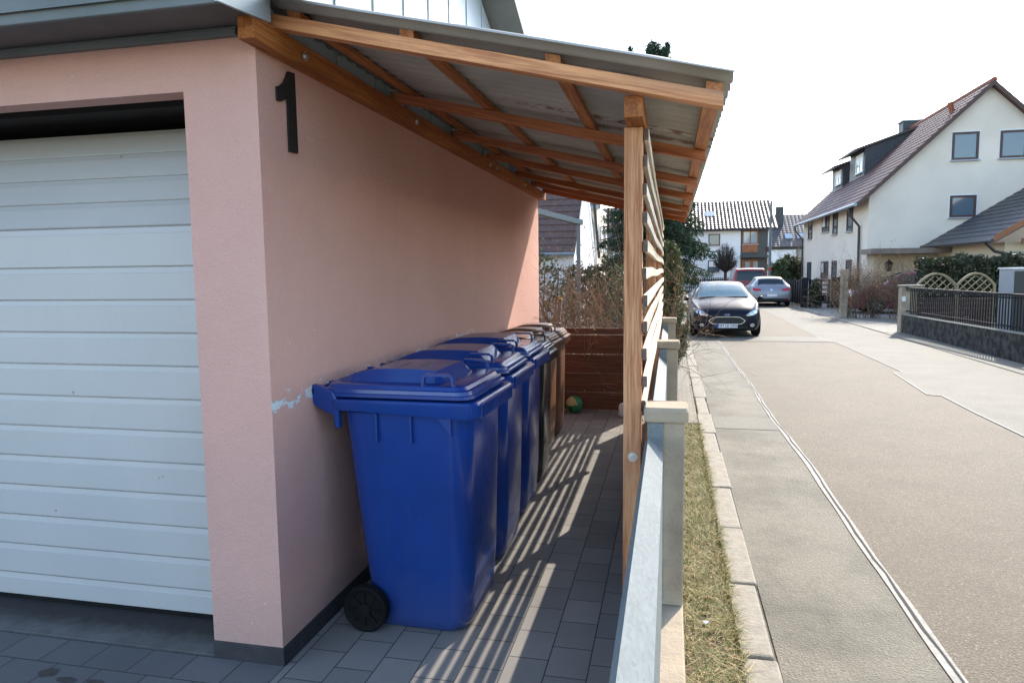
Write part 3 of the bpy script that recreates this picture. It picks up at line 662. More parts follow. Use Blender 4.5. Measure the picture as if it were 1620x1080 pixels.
# ================================================================ wheelie bins
def make_bin(name, label, mat, sx_=1.0, sy_=1.0, sz_=1.0, sticker=False, group=None):
    """local: +x is the front, y the width"""
    T_ = thing(name, label, 'wheelie bin', group=group)
    s = lambda x, y, z: (x * sx_, y * sy_, z * sz_)
    def rr_(x0, x1, hw, r, z, n=6): return [s(*p) for p in rrect(x0, x1, -hw, hw, r, z, n)]
    mb = MB()
    rings = [rr_(-.225, .165, .200, .07, .012), rr_(-.240, .185, .222, .08, .002), rr_(-.250, .208, .236, .085, .022), rr_(-.255, .222, .242, .09, .06)]
    for k in range(1, 10):
        q = k / 9; z = .06 + q * .935
        rings.append(rr_(-.255 - .092 * q ** .85, .222 + .012 * min(1, q * 5) + .016 * q, .244 + .046 * q, .095, z))
    mb.loft(rings, True, True)
    body = mb.build('body', mat, T_, smooth=True)
    # rim: deeper towards the front
    lo = lambda x, y: 1.010 - .030 * max(0, (x + .36)) / .75
    mb = MB(); rings = [rr_(-.352, .25, .285, .06, lambda x, y: lo(x, y) + .004), rr_(-.372, .292, .318, .05, lo), rr_(-.376, .300, .322, .05, lambda x, y: lo(x, y) + .012),
                        rr_(-.378, .302, .324, .05, 1.046), rr_(-.372, .294, .318, .05, 1.056), rr_(-.33, .24, .28, .05, 1.058)]
    mb.loft(rings, False, True); rim = mb.build('rim', mat, T_, smooth=30)
    mb = MB()
    for k in range(19):
        y = -.26 + k * .52 / 18; mb.box(*[v * q for v, q in zip((.294, .308, y - .004, y + .004, .985, 1.040), (sx_, sx_, sy_, sy_, sz_, sz_))])
    mb.box(.300 * sx_, .313 * sx_, -.27 * sy_, .27 * sy_, 1.041 * sz_, 1.050 * sz_)
    mb.build('front_comb', mat, rim)
    for sg in (-1, 1):
        for x in (-.165, -.005):
            mb = MB(); yb = sg * .284; mb.prism([s(x, yb, .995), s(x + .008, yb, .995), s(x + .008, yb, .87), s(x, yb, .87)], (0, sg * .022 * sy_, 0)); mb.build('side_rib', mat, body)
        mb = MB(); mb.prism([s(.18, sg * .288, .985), s(.18, sg * .288, .91), s(.12, sg * .288, .985)], (0, sg * .012, 0)); mb.build('side_rib', mat, body)
    # hinge cheeks, pins and grip bar
    for sg in (-1, 1):
        y = sg * .272
        poly = [(-.495, 1.105), (-.47, 1.118), (-.43, 1.113), (-.36, 1.085), (-.335, 1.03), (-.338, .925), (-.358, .925), (-.364, .985), (-.40, .995), (-.445, 1.018), (-.48, 1.055), (-.498, 1.087)]
        ch = MB().prism([s(x, y, z) for x, z in poly], (0, sg * .036 * sy_, 0)).build('hinge_cheek', mat, T_, bev=.006)
        mb = MB(); mb.tube([s(-.468, y + sg * .030, 1.088), s(-.468, y + sg * .040, 1.088)], .0165, 14); mb.build('hinge_pin', M_RUBBER, ch)
    mb = MB(); mb.tube([s(-.475, -.26, 1.092), s(-.475, .26, 1.092)], .014, 10); mb.build('grip_bar', mat, T_, smooth=True)
    for y in (-.13, .13): MB().box(-.485 * sx_, -.39 * sx_, (y - .02) * sy_, (y + .02) * sy_, 1.075 * sz_, 1.108 * sz_).build('grip_lug', mat, T_, bev=.006)
    # lid with raised middle and two side loops
    mb = MB(); h = lambda x: .006 * math.sin((x + .4) * 4)
    rings = [rr_(-.425, .262, .300, .06, 1.063), rr_(-.432, .272, .306, .06, 1.067), rr_(-.432, .270, .306, .06, 1.080), rr_(-.428, .258, .298, .06, 1.083), rr_(-.425, .255, .296, .06, 1.098), rr_(-.418, .240, .288, .06, 1.102), rr_(-.41, .232, .280, .06, 1.116), rr_(-.395, .220, .270, .06, 1.120)]
    lid = mb.loft(rings).build('lid', mat, T_, smooth=28)
    mb = MB(); hump = []
    for k in range(13):
        q = k / 12; x = -.39 + q * .465; hh = .052 * min(1, (q / .32)) ** .8 if q < .32 else .052 + .006 * math.sin((q - .32) * 4.6)
        hump.append((x, 1.119 + hh))
    hw = .175; vs = []; 
    prof = hump + [(.075 + .045, 1.120)]
    n = len(prof); mb2 = MB()
    top = [(x, z) for x, z in prof]
    for x, z in top: vs += [s(x, -hw - .03, 1.119), s(x, -hw, z), s(x, hw, z), s(x, hw + .03, 1.119)]
    fs = [(i * 4 + j, i * 4 + j + 1, i * 4 + j + 5, i * 4 + j + 4) for i in range(n - 1) for j in range(3)]
    fs += [(0, 1, 2, 3), ((n - 1) * 4 + 3, (n - 1) * 4 + 2, (n - 1) * 4 + 1, (n - 1) * 4)]
    mb2.add(vs, fs); mb2.build('lid_hump', mat, lid, smooth=25, bev=.004)
    for sg in (-1, 1):
        y = sg * .262; mb = MB()
        arch = [(.045, 1.118), (.05, 1.158), (.062, 1.166), (.165, 1.166), (.178, 1.158), (.183, 1.118)]
        for a, b in zip(arch, arch[1:]): mb.bar(s(a[0], y, a[1]), s(b[0], y, b[1]), .026, .011, (0, 0, 1) if abs(a[0] - b[0]) > .02 else (1, 0, 0))
        mb.build('lid_grip', mat, lid)
    if sticker:
        MB().box(-.14, -.02, -.10, .06, 1.1745, 1.1765).build('sticker', M_STICK, lid)
    # wheels
    for sg in (-1, 1):
        mb = MB(); cx, cz, R_ = -.243 * sx_, .104, .104; y0 = sg * .262 * sy_; pr = [(.0, .055), (0.004, .085), (0.0, .096), (.006, R_), (.046, R_), (.052, .096), (.048, .085), (.040, .075), (.040, .03), (.052, .028), (.052, 0.004)]
        rings = [[(cx + r * math.cos(a), y0 + sg * d, cz + r * math.sin(a)) for a in [2 * math.pi * i / 28 for i in range(28)]] for d, r in pr]
        w = mb.loft(rings).build('wheel', M_RUBBER, T_, smooth=True)
        mb = MB()
        for k in range(8):
            a = 2 * math.pi * k / 8; mb.bar((cx + .03 * math.cos(a), y0 + sg * .044, cz + .03 * math.sin(a)), (cx + .076 * math.cos(a), y0 + sg * .044, cz + .076 * math.sin(a)), .006, .01, (0, 1, 0))
        mb.build('spokes', M_RUBBER, w)
    MB().tube([(-.243 * sx_, -.25 * sy_, .104), (-.243 * sx_, .25 * sy_, .104)], .011, 8).build('axle', M_GALV, T_)
    return T_
def put(t_, x, y, rz): t_.location = (x, y, 0); t_.rotation_euler = (0, 0, math.radians(rz)); return t_
gb = 'blue bins along the pink wall'
b1 = put(make_bin('wheelie_bin', 'big blue wheelie bin nearest the camera, front one of the row', M_BLUE, sticker=True, group=gb), -1.072, 3.09, -1.5)
b2s = make_bin('wheelie_bin', 'second blue wheelie bin, between the front bin and the third blue one', M_BLUE, group=gb); put(b2s, -1.105, 3.855, 0.5)
b3 = copy_tree(b2s); b3['label'] = 'third blue wheelie bin, the last blue one before the black bin'; put(b3, -1.135, 4.60, 0.5)
k1 = put(make_bin('wheelie_bin', 'black wheelie bin between the blue bins and the brown bins', M_BINBLK, .80, .76, .945), -1.115, 5.27, 0)
br = make_bin('wheelie_bin', 'brown wheelie bin right after the black bin', M_BINBRN, .80, .74, .925, group='brown bins at the far end'); put(br, -1.225, 5.82, 2)
b = copy_tree(br); b['label'] = 'middle brown wheelie bin of the three at the far end'; put(b, -1.235, 6.31, -1)
b = copy_tree(br); b['label'] = 'last brown wheelie bin, nearest the board partition'; put(b, -1.225, 6.82, 1)

# ================================================================ plants
def leaves(mb, pts, size, rng, flat=None, stretch=1.6, wid=.6):
    """small two-triangle leaves at the points"""
    n = len(pts); d = rng.normal(size=(n, 3))
    if flat is not None: d = d * .45 + np.asarray(flat)
    d /= np.linalg.norm(d, axis=1)[:, None]; e = rng.normal(size=(n, 3)); e -= d * (e * d).sum(1)[:, None]; e /= np.linalg.norm(e, axis=1)[:, None]
    s = size * rng.uniform(.6, 1.3, (n, 1)); a = d * s * stretch; q = e * s * wid
    vs = np.stack([pts - a * .5, pts + q, pts + a, pts - q], 1).reshape(-1, 3); b = len(mb.v)
    mb.v += list(map(tuple, vs)); mb.f += [(b + 4 * i, b + 4 * i + 1, b + 4 * i + 2, b + 4 * i + 3) for i in range(n)]; mb.m += [mb.mi] * n
def twig(mb, p, d, L, r, depth, rng, spread=.6, n=3, grav=0.0, kids=(2, 4), segs=3, ends=None):
    pts = [np.array(p)]; d = np.array(d, float)
    for k in range(segs):
        d = d + rng.normal(size=3) * .16 + np.array((0, 0, grav)); d /= np.linalg.norm(d); pts.append(pts[-1] + d * L / segs)
    mb.tube(pts, [r * (1 - .55 * k / segs) for k in range(segs + 1)], n, False)
    if depth <= 0:
        if ends is not None: ends.append(pts[-1])
        return
    for _ in range(rng.integers(*kids, endpoint=True)):
        t = rng.uniform(.3, 1.0); k = min(segs - 1, int(t * segs)); q = pts[k] + (pts[k + 1] - pts[k]) * (t * segs - k)
        dd = d + rng.normal(size=3) * spread; dd /= np.linalg.norm(dd); twig(mb, q, dd, L * rng.uniform(.5, .8), r * .55, depth - 1, rng, spread, n, grav, kids, segs, ends)

def bare_bush(name, label, cat, x0, x1, y0, y1, z0, h, nstem, seed, mat, depth=3, r=.008, up=1.6, group=None, leafm=None, nleaf=0, lsize=.02, spread=.55):
    rng = np.random.default_rng(seed); base = Vector(((x0 + x1) / 2, (y0 + y1) / 2, z0))
    T_ = thing(name, label, cat, base, group); mb = MB(); ends = []
    for i in range(nstem):
        p = (rng.uniform(x0, x1), rng.uniform(y0, y1), z0 - .02); d = rng.normal(size=3) * .35 + (0, 0, up * .7); d[2] = abs(d[2])
        twig(mb, p, d / np.linalg.norm(d), h * rng.uniform(.40, .62), r * rng.uniform(.7, 1.3), depth, rng, spread, 3, .03, (2, 4), 3, ends)
    mb.build('branches', mat, T_, fixn=False)
    if nleaf:
        lm = MB(); e = np.array(ends); idx = rng.integers(0, len(e), nleaf); leaves(lm, e[idx] + rng.normal(size=(nleaf, 3)) * .05, lsize, rng); lm.build('foliage', leafm, T_, fixn=False)
    return T_

def conifer(name, label, x, y, z0, h, rad, seed, mat, nb=150, dens=1.0, droop=.25, top_leaders=0, lsize=.03, shape=.8, base=.04):
    rng = np.random.default_rng(seed); T_ = thing(name, label, 'conifer', (x, y, z0)); tm = MB()
    tm.tube([(x, y, z0 - .05), (x + .03, y, z0 + h * .5), (x, y, z0 + h * .97)], [.02 * h, .012 * h, .002 * h], 8)
    lm = MB(); P = []
    def branch(bx, by, bz, az, L, dr):
        k = max(4, int(L / .05)); d = np.array((math.cos(az), math.sin(az))); pts = []
        for i in range(k + 1):
            t = i / k; z = bz + L * (.18 * t - dr * t * t * 1.6 + .22 * t ** 4); pts.append((bx + d[0] * L * t, by + d[1] * L * t, z))
        tm.tube(pts[::max(1, k // 4)] if k >= 4 else pts, [.012 * L + .003] * len(pts[::max(1, k // 4)]), 3, False)
        for i in range(1, k + 1):
            t = i / k; w = .34 * L * math.sin(math.pi * min(1, t * .85 + .1)) ; m = max(3, int(dens * (5 + 10 * w)))
            for _ in range(m):
                o_ = rng.uniform(-w, w); P.append((pts[i][0] - d[1] * o_ + rng.normal() * .025, pts[i][1] + d[0] * o_ + rng.normal() * .025, pts[i][2] - abs(o_) * .35 + rng.normal() * .03 - rng.uniform(0, .10) * t))
    for i in range(nb):
        q = (i + rng.uniform()) / nb; z = z0 + h * (base + (.97 - base) * q); L = rad * (1 - q) ** shape * rng.uniform(.72, 1.15) + .05
        branch(x, y, z, rng.uniform(0, 6.283), L, droop * (1.2 - q))
    for k in range(top_leaders):
        a = 2 * math.pi * k / max(1, top_leaders) + rng.uniform(0, 1); R_ = rng.uniform(.22, .50); bx, by = x + R_ * math.cos(a), y + R_ * math.sin(a); hz = z0 + h * rng.uniform(.93, 1.0)
        tm.tube([(x, y, z0 + h * .62), (bx, by, z0 + h * .75), (bx, by, hz)], [.03, .02, .004], 5)
        for i in range(26):
            q = (i + .5) / 26; branch(bx, by, z0 + h * .72 + (hz - z0 - h * .72) * q, rng.uniform(0, 6.283), .26 * (1 - q) + .03, .05)
    leaves(lm, np.array(P), lsize, rng, (0, 0, -.3), 3.0, .42)
    tm.build('trunk', M_BARK, T_, fixn=False); lm.build('crown', mat, T_, fixn=False); return T_

def leafy(name, label, cat, c, rx, ry, z0, h, n, seed, mat, lsize=.035, group=None, power=2.4, holes=.35, stems=6):
    """bush or hedge: leaves massed through a lumpy rounded volume"""
    rng = np.random.default_rng(seed); T_ = thing(name, label, cat, (c[0], c[1], z0), group)
    u = rng.uniform(-1, 1, (n * 3, 3)); r = (np.abs(u) ** power).sum(1) ** (1 / power)
    ph = rng.uniform(0, 6.283, 9); fx = u * np.array((rx, ry, h / 2)) * 4.0 / max(.5, min(rx, ry, h / 2) * 2)
    lump = .10 * np.sin(fx[:, 0] * 2.1 + ph[0] + 1.3 * np.sin(fx[:, 2] * 1.7 + ph[1])) + .08 * np.sin(fx[:, 1] * 2.7 + ph[2] + fx[:, 2] * 2.3 + ph[3]) + .05 * np.sin(fx[:, 0] * 5.5 + fx[:, 1] * 4.5 + ph[4])
    keep = (r < .92 + lump) & (r > holes * .9) ; P = u[keep][:n] * np.array((rx, ry, h / 2)) + np.array((c[0], c[1], z0 + h / 2))
    lm = MB(); leaves(lm, P, lsize, rng, None, 1.7); tm = MB()
    for i in range(stems):
        p = (c[0] + rng.uniform(-.6, .6) * rx, c[1] + rng.uniform(-.6, .6) * ry, z0 - .05); tm.tube([p, (p[0] + rng.normal() * .1, p[1] + rng.normal() * .1, z0 + h * .4), (p[0] + rng.normal() * .2 * rx, p[1] + rng.normal() * .2 * ry, z0 + h * .8)], [.03, .02, .006], 5)
    tm.build('stems', M_BARK, T_, fixn=False); lm.build('foliage', mat, T_, fixn=False); return T_

conifer('spruce_tree', 'tall dark spruce rising behind the lean-to roof', -0.36, 14.6, -.1, 6.35, 1.12, 21, M_SPRUCE, 230, 4.2, .34, 5, .022, .60, .26)
conifer('thuja_bush', 'olive green conifer bush overhanging the street beyond the slatted screen', -.05, 12.0, -.1, 2.2, .30, 5, M_THUJA, 210, 5.0, -.35, 0, .016, .40)
rng = np.random.default_rng(12)
mbx = bare_bush('forsythia_shrub', 'thin bare shrub with arching reddish shoots poking out beside the olive conifer bush', 'shrub', -.12, -.06, 11.2, 11.5, -.1, 1.25, 3, 31, M_TWIG, 1, .005, 2.2, None, None, 0, .02, .4)
# garden behind the boards
bare_bush('bare_shrub', 'tangled bare brown shrub behind the board partition, left half by the pink wall', 'shrub', -1.9, -1.15, 8.7, 9.8, -.1, 2.1, 44, 41, M_TWIG, 3, .0085, 1.5, 'bare shrubs behind the boards', M_DRYLEAF, 260, .014)
bare_bush('bare_shrub', 'tangled bare reddish shrub behind the board partition, right half by the timber post', 'shrub', -1.1, -.25, 8.8, 9.9, -.1, 2.0, 48, 43, M_TWIG, 3, .0085, 1.5, 'bare shrubs behind the boards', M_DRYLEAF, 420, .014)
bare_bush('yellow_shrub', 'thin upright shoots with yellow buds beside the pink wall end', 'shrub', -2.3, -1.7, 10.0, 10.5, -.1, 3.2, 8, 47, M_TWIG, 2, .006, 2.4, None, leafmat('yellow_buds', [(.35, .22, .03), (.5, .36, .06)]), 220, .016, .35)
leafy('evergreen_shrub', 'leafy green shrub behind the bare twigs next to the pink wall', 'shrub', (-2.05, 10.9), .55, .5, -.1, 2.2, 2600, 3, M_EVERG, .032)
leafy('evergreen_shrub', 'leafy olive shrub right of the white gable, behind the reddish twigs', 'shrub', (-.75, 11.2), .42, .4, .2, 1.55, 1500, 8, M_EVERG, .03)
leafy('conifer_shrub', 'dark low conifer in front of the cream neighbouring house', 'shrub', (-2.45, 20.5), .65, .5, -.1, 2.0, 2600, 9, M_HEDGE, .05)
leafy('conifer_shrub', 'dark conifer thicket behind the reddish twigs by the timber post', 'shrub', (-1.45, 17.5), .5, .5, -.1, 2.1, 2600, 10, M_HEDGE, .05)
# wire mesh behind the boards
Wm = thing('wire_fence', 'thin wire mesh fence just behind the board partition', 'fence', (-.9, 8.35, 0)); mb = MB()
for i in range(27): x = -1.53 + i * .05; mb.tube([(x, 8.35, 0), (x, 8.35, 1.03)], .0013, 4)
for z in np.arange(.05, 1.04, .10): mb.tube([(-1.54, 8.353, z), (-.2, 8.353, z)], .0013 if z < .9 else .0022, 4)
mb.build('mesh', M_GALV, Wm)
for x in (-1.5, -.62): MB().tube([(x, 8.36, 0), (x, 8.36, 1.06)], .012, 8).build('post', M_GALV, Wm)
P_ = thing('garden_tool', 'weathered wooden plank leaning behind the bins near the pink wall', 'plank', (-1.30, 8.2, 0))
mb = MB(); mb.bar((-1.36, 8.22, .2), (-1.285, 8.30, 1.27), .045, .03, (0, 1, 0)); mb.build('plank', simple('grey_old_wood', (.26, .22, .18), (.15, .12, .095), 20, .85), P_, bev=.003)
MB().box(-1.303, -1.262, 8.285, 8.32, 1.26, 1.29).build('yellow_cap', simple('yellow_paint', (.55, .32, .02)), P_)
# carpet frame
A, Bp = Vector((-2.55, 9.6, 2.63)), atY(919, 352, 12.0)
K = thing('beating_frame', 'galvanised square tube frame with one post standing in the garden behind the boards', 'frame', (Bp.x, Bp.y, 0))
MB().bar(A, Bp, .085, .085).build('crossbar', M_GALV, K); d_ = (A - Bp).normalized(); q_ = Bp + d_ * .08
MB().bar((q_.x, q_.y, -.1), (q_.x, q_.y, q_.z - .0435), .06, .06, (0, 1, 0)).build('post', M_GALV, K)

# ================================================================ houses
def tiled(mb, o, u, v, L, S_, pitch=.30, row=.34, amp=.035, step=.03, thick=.08, su=8):
    """pantile slope: waves along u, stepped courses along v"""
    o, u, v = Vector(o), Vector(u).normalized(), Vector(v).normalized(); n = u.cross(v).normalized()
    if n.z < 0: n = -n
    nu = int(L / pitch * su); vs_ = []; k = 0; rows = int(math.ceil(S_ / row))
    for r in range(rows):
        a, b_ = r * row, min(S_, (r + 1) * row)
        vs_ += [(a + .001, step), (b_, 0.004)]
    vv = []
    for vp, hgt in vs_:
        for i in range(nu + 1):
            up = L * i / nu; w = abs(math.sin(math.pi * up / pitch)); vv.append(o + u * up + v * vp + n * (hgt + amp * w + .01))
    m = len(vs_); fs_ = [(j * (nu + 1) + i, j * (nu + 1) + i + 1, (j + 1) * (nu + 1) + i + 1, (j + 1) * (nu + 1) + i) for j in range(m - 1) for i in range(nu)]
    mb.add(vv, fs_)
    a = [o, o + u * L, o + u * L + v * S_, o + v * S_]; mb.prism([p - n * thick for p in a], n * thick)
def window(parent, c, ux, w, h, frame, glass, outn, fw=.06, sill=True, shutter=0, mull=0, sillm=None, trim=None):
    """c: bottom centre on the wall; ux: along the wall; outn: out of the wall"""
    c, ux, nn = Vector(c), Vector(ux), Vector(outn); up = Vector((0, 0, 1)); P = lambda a, z, d: c + ux * a + up * z + nn * d
    mb = MB()
    def bx(m, a0, a1, z0, z1, d0, d1): m.prism([P(a0, z0, d0), P(a1, z0, d0), P(a1, z1, d0), P(a0, z1, d0)], nn * (d1 - d0))
    bx(mb, -w / 2, -w / 2 + fw, 0, h, -.02, .045); bx(mb, w / 2 - fw, w / 2, 0, h, -.02, .045); bx(mb, -w / 2 + fw, w / 2 - fw, 0, fw, -.02, .043); bx(mb, -w / 2 + fw, w / 2 - fw, h - fw, h, -.02, .043)
    for k in range(mull): a = -w / 2 + w * (k + 1) / (mull + 1); bx(mb, a - fw * .4, a + fw * .4, fw, h - fw, -.02, .040)
    fr = mb.build('window', frame, parent)
    m2 = MB(); bx(m2, -w / 2 + fw * .6, w / 2 - fw * .6, fw * .6, h - fw * .6, .004, .012); m2.build('pane', glass, fr)
    if sill: m3 = MB(); bx(m3, -w / 2 - .05, w / 2 + .05, -.05, -.004, -.02, .12); m3.build('sill', sillm or M_SHUT, fr)
    if shutter: m4 = MB(); bx(m4, -w / 2 + fw, w / 2 - fw, h - fw - shutter, h - fw - .002, .014, .032); m4.build('shutter', M_WHITEP, fr)
    if trim:
        m5 = MB(); t_ = .045; bx(m5, -w / 2 - t_, -w / 2 - .003, -.0, h + t_, -.02, .02); bx(m5, w / 2 + .003, w / 2 + t_, 0, h + t_, -.02, .02); bx(m5, -w / 2 - .003, w / 2 + .003, h + .003, h + t_, -.02, .02); m5.build('surround', trim, fr)
    return fr

# ---- big cream house on the right, gable to the camera
H = thing('house', 'large cream house with steep brown roof, black dormers and gable facing the camera', 'house', (12.2, 32, GZ))
X0, AX, X1, Y0, Y1, EZ, PZ = 7.98, 12.25, 16.52, 32.0, 46.5, 4.62, 8.70
mb = MB(); mb.prism([(X0, Y0, -.2), (X1, Y0, -.2), (X1, Y0, EZ), (AX, Y0, PZ), (X0, Y0, EZ)], (0, Y1 - Y0, 0)); mb.build('wall', M_CREAM, H)
sl_ = (PZ - EZ) / (AX - X0); ang = math.atan(sl_); vdir = Vector((1, 0, sl_)).normalized()
mb = MB(); e0 = Vector((X0 - .5, Y0 - .3, EZ - .5 * sl_ + .09)); Ls = (AX - X0 + .5) / math.cos(ang)
tiled(mb, e0, (0, 1, 0), vdir, Y1 - Y0 + .6, Ls, .30, .34, .03, .03, .09, 6)
e1 = Vector((X1 + .5, Y0 - .3, EZ - .5 * sl_ + .09)); tiled(mb, e1, (0, 1, 0), Vector((-1, 0, sl_)), Y1 - Y0 + .6, Ls, .6, .34, .03, .03, .09, 4)
rf = mb.build('roof', M_TILE_H, H)
for sgx, xs_ in ((1, X0 - .5), (-1, X1 + .5)):
    mb = MB(); a = Vector((xs_, Y0 - .33, EZ - .5 * sl_ - .07)); b_ = Vector((AX, Y0 - .33, PZ - .07)); mb.prism([a, b_, b_ + Vector((0, 0, .2)), a + Vector((0, 0, .2))], (0, .03, 0)); mb.build('verge_board', M_BROWN, rf)
mb = MB(); mb.tube([(AX, Y0 - .32, PZ + .13), (AX, Y1 + .3, PZ + .13)], .11, 8); mb.build('ridge', M_ORTILE, rf)
p = Vector((AX - .95, 33.1, PZ - .95 * sl_ + .1)); mb = MB(); mb.tube([p, p + Vector((-.1, 0, .45))], [.10, .12], 8); mb.build('vent_tile', M_ORTILE, rf)
mb = MB(); p = atY(1443, 193, 41.5); mb.box(p.x - .42, p.x + .42, 41.5, 42.3, 6.5, 9.35 * .985); ch = mb.build('chimney', M_SLATE, rf); MB().box(p.x - .50, p.x + .50, 41.42, 42.38, 9.215, 9.28).build('cap', M_ZPIPE, ch)
mb = MB(); mb.tube([(X0 - .58, Y0 - .3, EZ - .5 * sl_ + .05), (X0 - .58, Y1 + .3, EZ - .5 * sl_ + .05)], .075, 8); gut = mb.build('gutter', M_ZPIPE, rf)
for yd in (Y0 + 1.05, Y1 - .12):
    mb = MB(); mb.tube([(X0 - .55, yd, EZ - .5 * sl_ - .02), (X0 - .5, yd, EZ - .75), (X0 - .09, yd, EZ - 1.25), (X0 - .07, yd, 0)], .055, 8); mb.build('downpipe', M_PIPE, H, smooth=True)
for y0, y1, z0, z1, mode in ((43.83, 44.97, 3.3, 4.49, .2), (40.17, 41.06, 3.5, 4.48, .55), (39.36, 40.19, 3.48, 4.48, 0), (37.48, 38.48, 3.26, 4.44, 0), (34.52, 35.57, 3.25, 4.48, 0), (43.83, 44.98, .84, 1.96, 0), (40.22, 41.0, 1.03, 1.95, .5), (39.3, 40.05, 1.04, 1.96, 0), (37.41, 38.41, .85, 1.96, 0), (34.49, 35.44, .85, 1.97, 0)):
    z1 = min(z1, EZ - .2) if z1 > 3 else z1
    window(H, (X0, (y0 + y1) / 2, z0), (0, 1, 0), y1 - y0, z1 - z0, M_BROWN, M_GLASS if mode < .3 else M_GLASS, (-1, 0, 0), .09, True, mode, 0)
for x0, x1, z0, z1 in ((10.97, 11.93, 5.84, 6.93), (12.68, 13.62, 5.84, 6.91), (10.99, 11.94, 3.57, 4.44)):
    window(H, ((x0 + x1) / 2, Y0, z0), (1, 0, 0), x1 - x0, z1 - z0, M_BROWN, M_GLASS, (0, -1, 0), .085, True, 0, 0, None, M_WHITEP)
# dormers
for (ya, yb, xf, zt) in ((39.15, 42.2, 9.50, 7.62), (43.3, 45.9, 9.38, 7.35)):
    zr = lambda x: EZ + (x - X0) * sl_ + .12; s2 = .34; xm = (zt - s2 * xf - EZ - .12 + X0 * sl_) / (sl_ - s2)
    mb = MB(); mb.prism([(xf, ya, zr(xf) - .1), (xm, ya, zr(xm)), (xf, ya, zt)], (0, yb - ya, 0)); dm = mb.build('dormer', M_SLATE, H)
    mb = MB(); mb.prism([(xf - .5, ya - .15, zt - .5 * s2), (xm + .1, ya - .15, zt + s2 * (xm - xf + .1)), (xm + .1, ya - .15, zt + s2 * (xm - xf + .1) + .10), (xf - .5, ya - .15, zt - .5 * s2 + .10)], (0, yb - ya + .3, 0)); mb.build('dormer_roof', M_TILE, dm)
    mb = MB(); mb.tube([(xf - .55, ya - .15, zt - .5 * s2 + .03), (xf - .55, yb + .15, zt - .5 * s2 + .03)], .06, 8); mb.build('dormer_gutter', M_ZPIPE, dm)
    hz = zr(xf) + .25
    window(dm, (xf, ya + .95, hz), (0, 1, 0), 1.35, zt - hz - .22, M_WHITEP, M_GLASSL, (-1, 0, 0), .09, True, .35, 1)
# recess and porch beam on the gable
MB().box(X0 + .25, 16, 31.93, 31.99, .0, 2.12).build('ground_floor_wall', M_BEIGE, H)
MB().box(X0 - .25, 16.4, 30.4, 31.985, 2.13, 2.34).build('canopy', simple('brown_canopy_edge', (.22, .17, .13), (.17, .13, .10), 4, .7), H)
L_ = thing('wall_lantern', 'small black lantern on the cream house wall under the canopy', 'lantern', (8.75, 31.6, 1.4)); mb = MB()
mb.loft([[(8.75 + r * math.cos(a), 31.7 + r * math.sin(a), z) for a in [i * math.pi / 3 for i in range(6)]] for z, r in ((1.42, .05), (1.47, .09), (1.72, .13), (1.75, .17), (1.85, .06), (1.93, .02))]); mb.build('lamp_body', M_PIPE, L_)
MB().box(8.72, 8.78, 31.75, 31.93, 1.50, 1.56).build('bracket', M_PIPE, L_)

# ---- annex with dark roof in front of the gable
N_ = thing('annex', 'low beige annex with dark tiled roof and orange brown verge before the cream gable', 'annex', (13, 28.5, GZ))
ex, ez = atY(1466, 388, 31.5).x, 2.42; yn, yf = 25.4, 31.9; sp2 = .62
mb = MB(); mb.box(ex + .55, 17.5, yn + .6, yf - .03, -.2, ez - .05); mb.build('wall', M_BEIGE, N_)
mb = MB(); tiled(mb, (ex, yn, ez), (0, 1, 0), (1, 0, sp2), yf - yn, 5.6 / math.cos(math.atan(sp2)), .3, .34, .02, .025, .08, 5); rf = mb.build('roof', M_TILE_D, N_)
mb = MB(); mb.tube([(ex - .06, yn, ez - .02), (ex - .06, yf, ez - .02)], .07, 8); mb.build('gutter', M_PIPE, rf)
mb = MB(); mb.tube([(ex - .06, yn + .5, ez - .06), (ex + .25, yn + .55, ez - .35), (ex + 1.3, yn + .58, ez - .6), (ex + 4, yn + .58, ez - 1.0)], .05, 8); mb.build('downpipe', M_PIPE, rf)
mb = MB(); mb.prism([(ex - .02, yn - .035, ez - .06), (ex + 5.6, yn - .035, ez - .06 + 5.6 * sp2), (ex + 5.6, yn - .035, ez + .14 + 5.6 * sp2), (ex - .02, yn - .035, ez + .14)], (0, .03, 0)); mb.build('verge_board', M_BROWNO, rf)
mb = MB(); mb.prism([(ex + .9, yn + .05, ez + .05), (ex + 5.5, yn + .05, ez + .05), (ex + 5.5, yn + .05, ez + 5.3 * sp2 - .1), (ex + .9, yn + .05, ez + .75 * sp2)], (0, .03, 0)); mb.build('gable_panel', M_BEIGE, N_)
mb = MB(); mb.box(ex + .8, ex + 5.5, yn + .02, yn + .09, ez - .12, ez + .045); mb.build('gable_beam', M_BROWNO, N_)
for x in (ex + .75, ex + 2.3): MB().box(x, x + .8, yn + .555, yn + .597, .6, ez - .35).build('dark_opening', M_GLASS, N_)

# ---- white house at the end of the street
Wd = thing('house', 'white house with glinting brown pantile roof and grey panelled entrance bay at the street end', 'house', (3.2, 56, GZ))
xa, xb, ey, ry = -3.2, 7.36, 4.70, 6.85
mb = MB(); mb.prism([(xa, 56, -.2), (xa, 64, -.2), (xa, 64, ey), (xa, 60, ry - .1), (xa, 56, ey)], (xb - xa, 0, 0)); mb.build('wall', M_WHITEW, Wd)
vd = Vector((0, 1, (ry - ey + .25) / 4.45)).normalized(); mb = MB(); tiled(mb, (xa - .2, 55.55, ey - .12), (1, 0, 0), vd, xb - xa + .55, 4.45 / vd.y, .285, .36, .06, .055, .1, 8)
vd2 = Vector((0, -1, vd.z / vd.y)); mb.prism([Vector((xa - .2, 64.5, ey - .15)), Vector((xb + .35, 64.5, ey - .15)), Vector((xb + .35, 60, ry + .1)), Vector((xa - .2, 60, ry + .1))], (0, 0, .08)); rf = mb.build('roof', M_TILE, Wd)
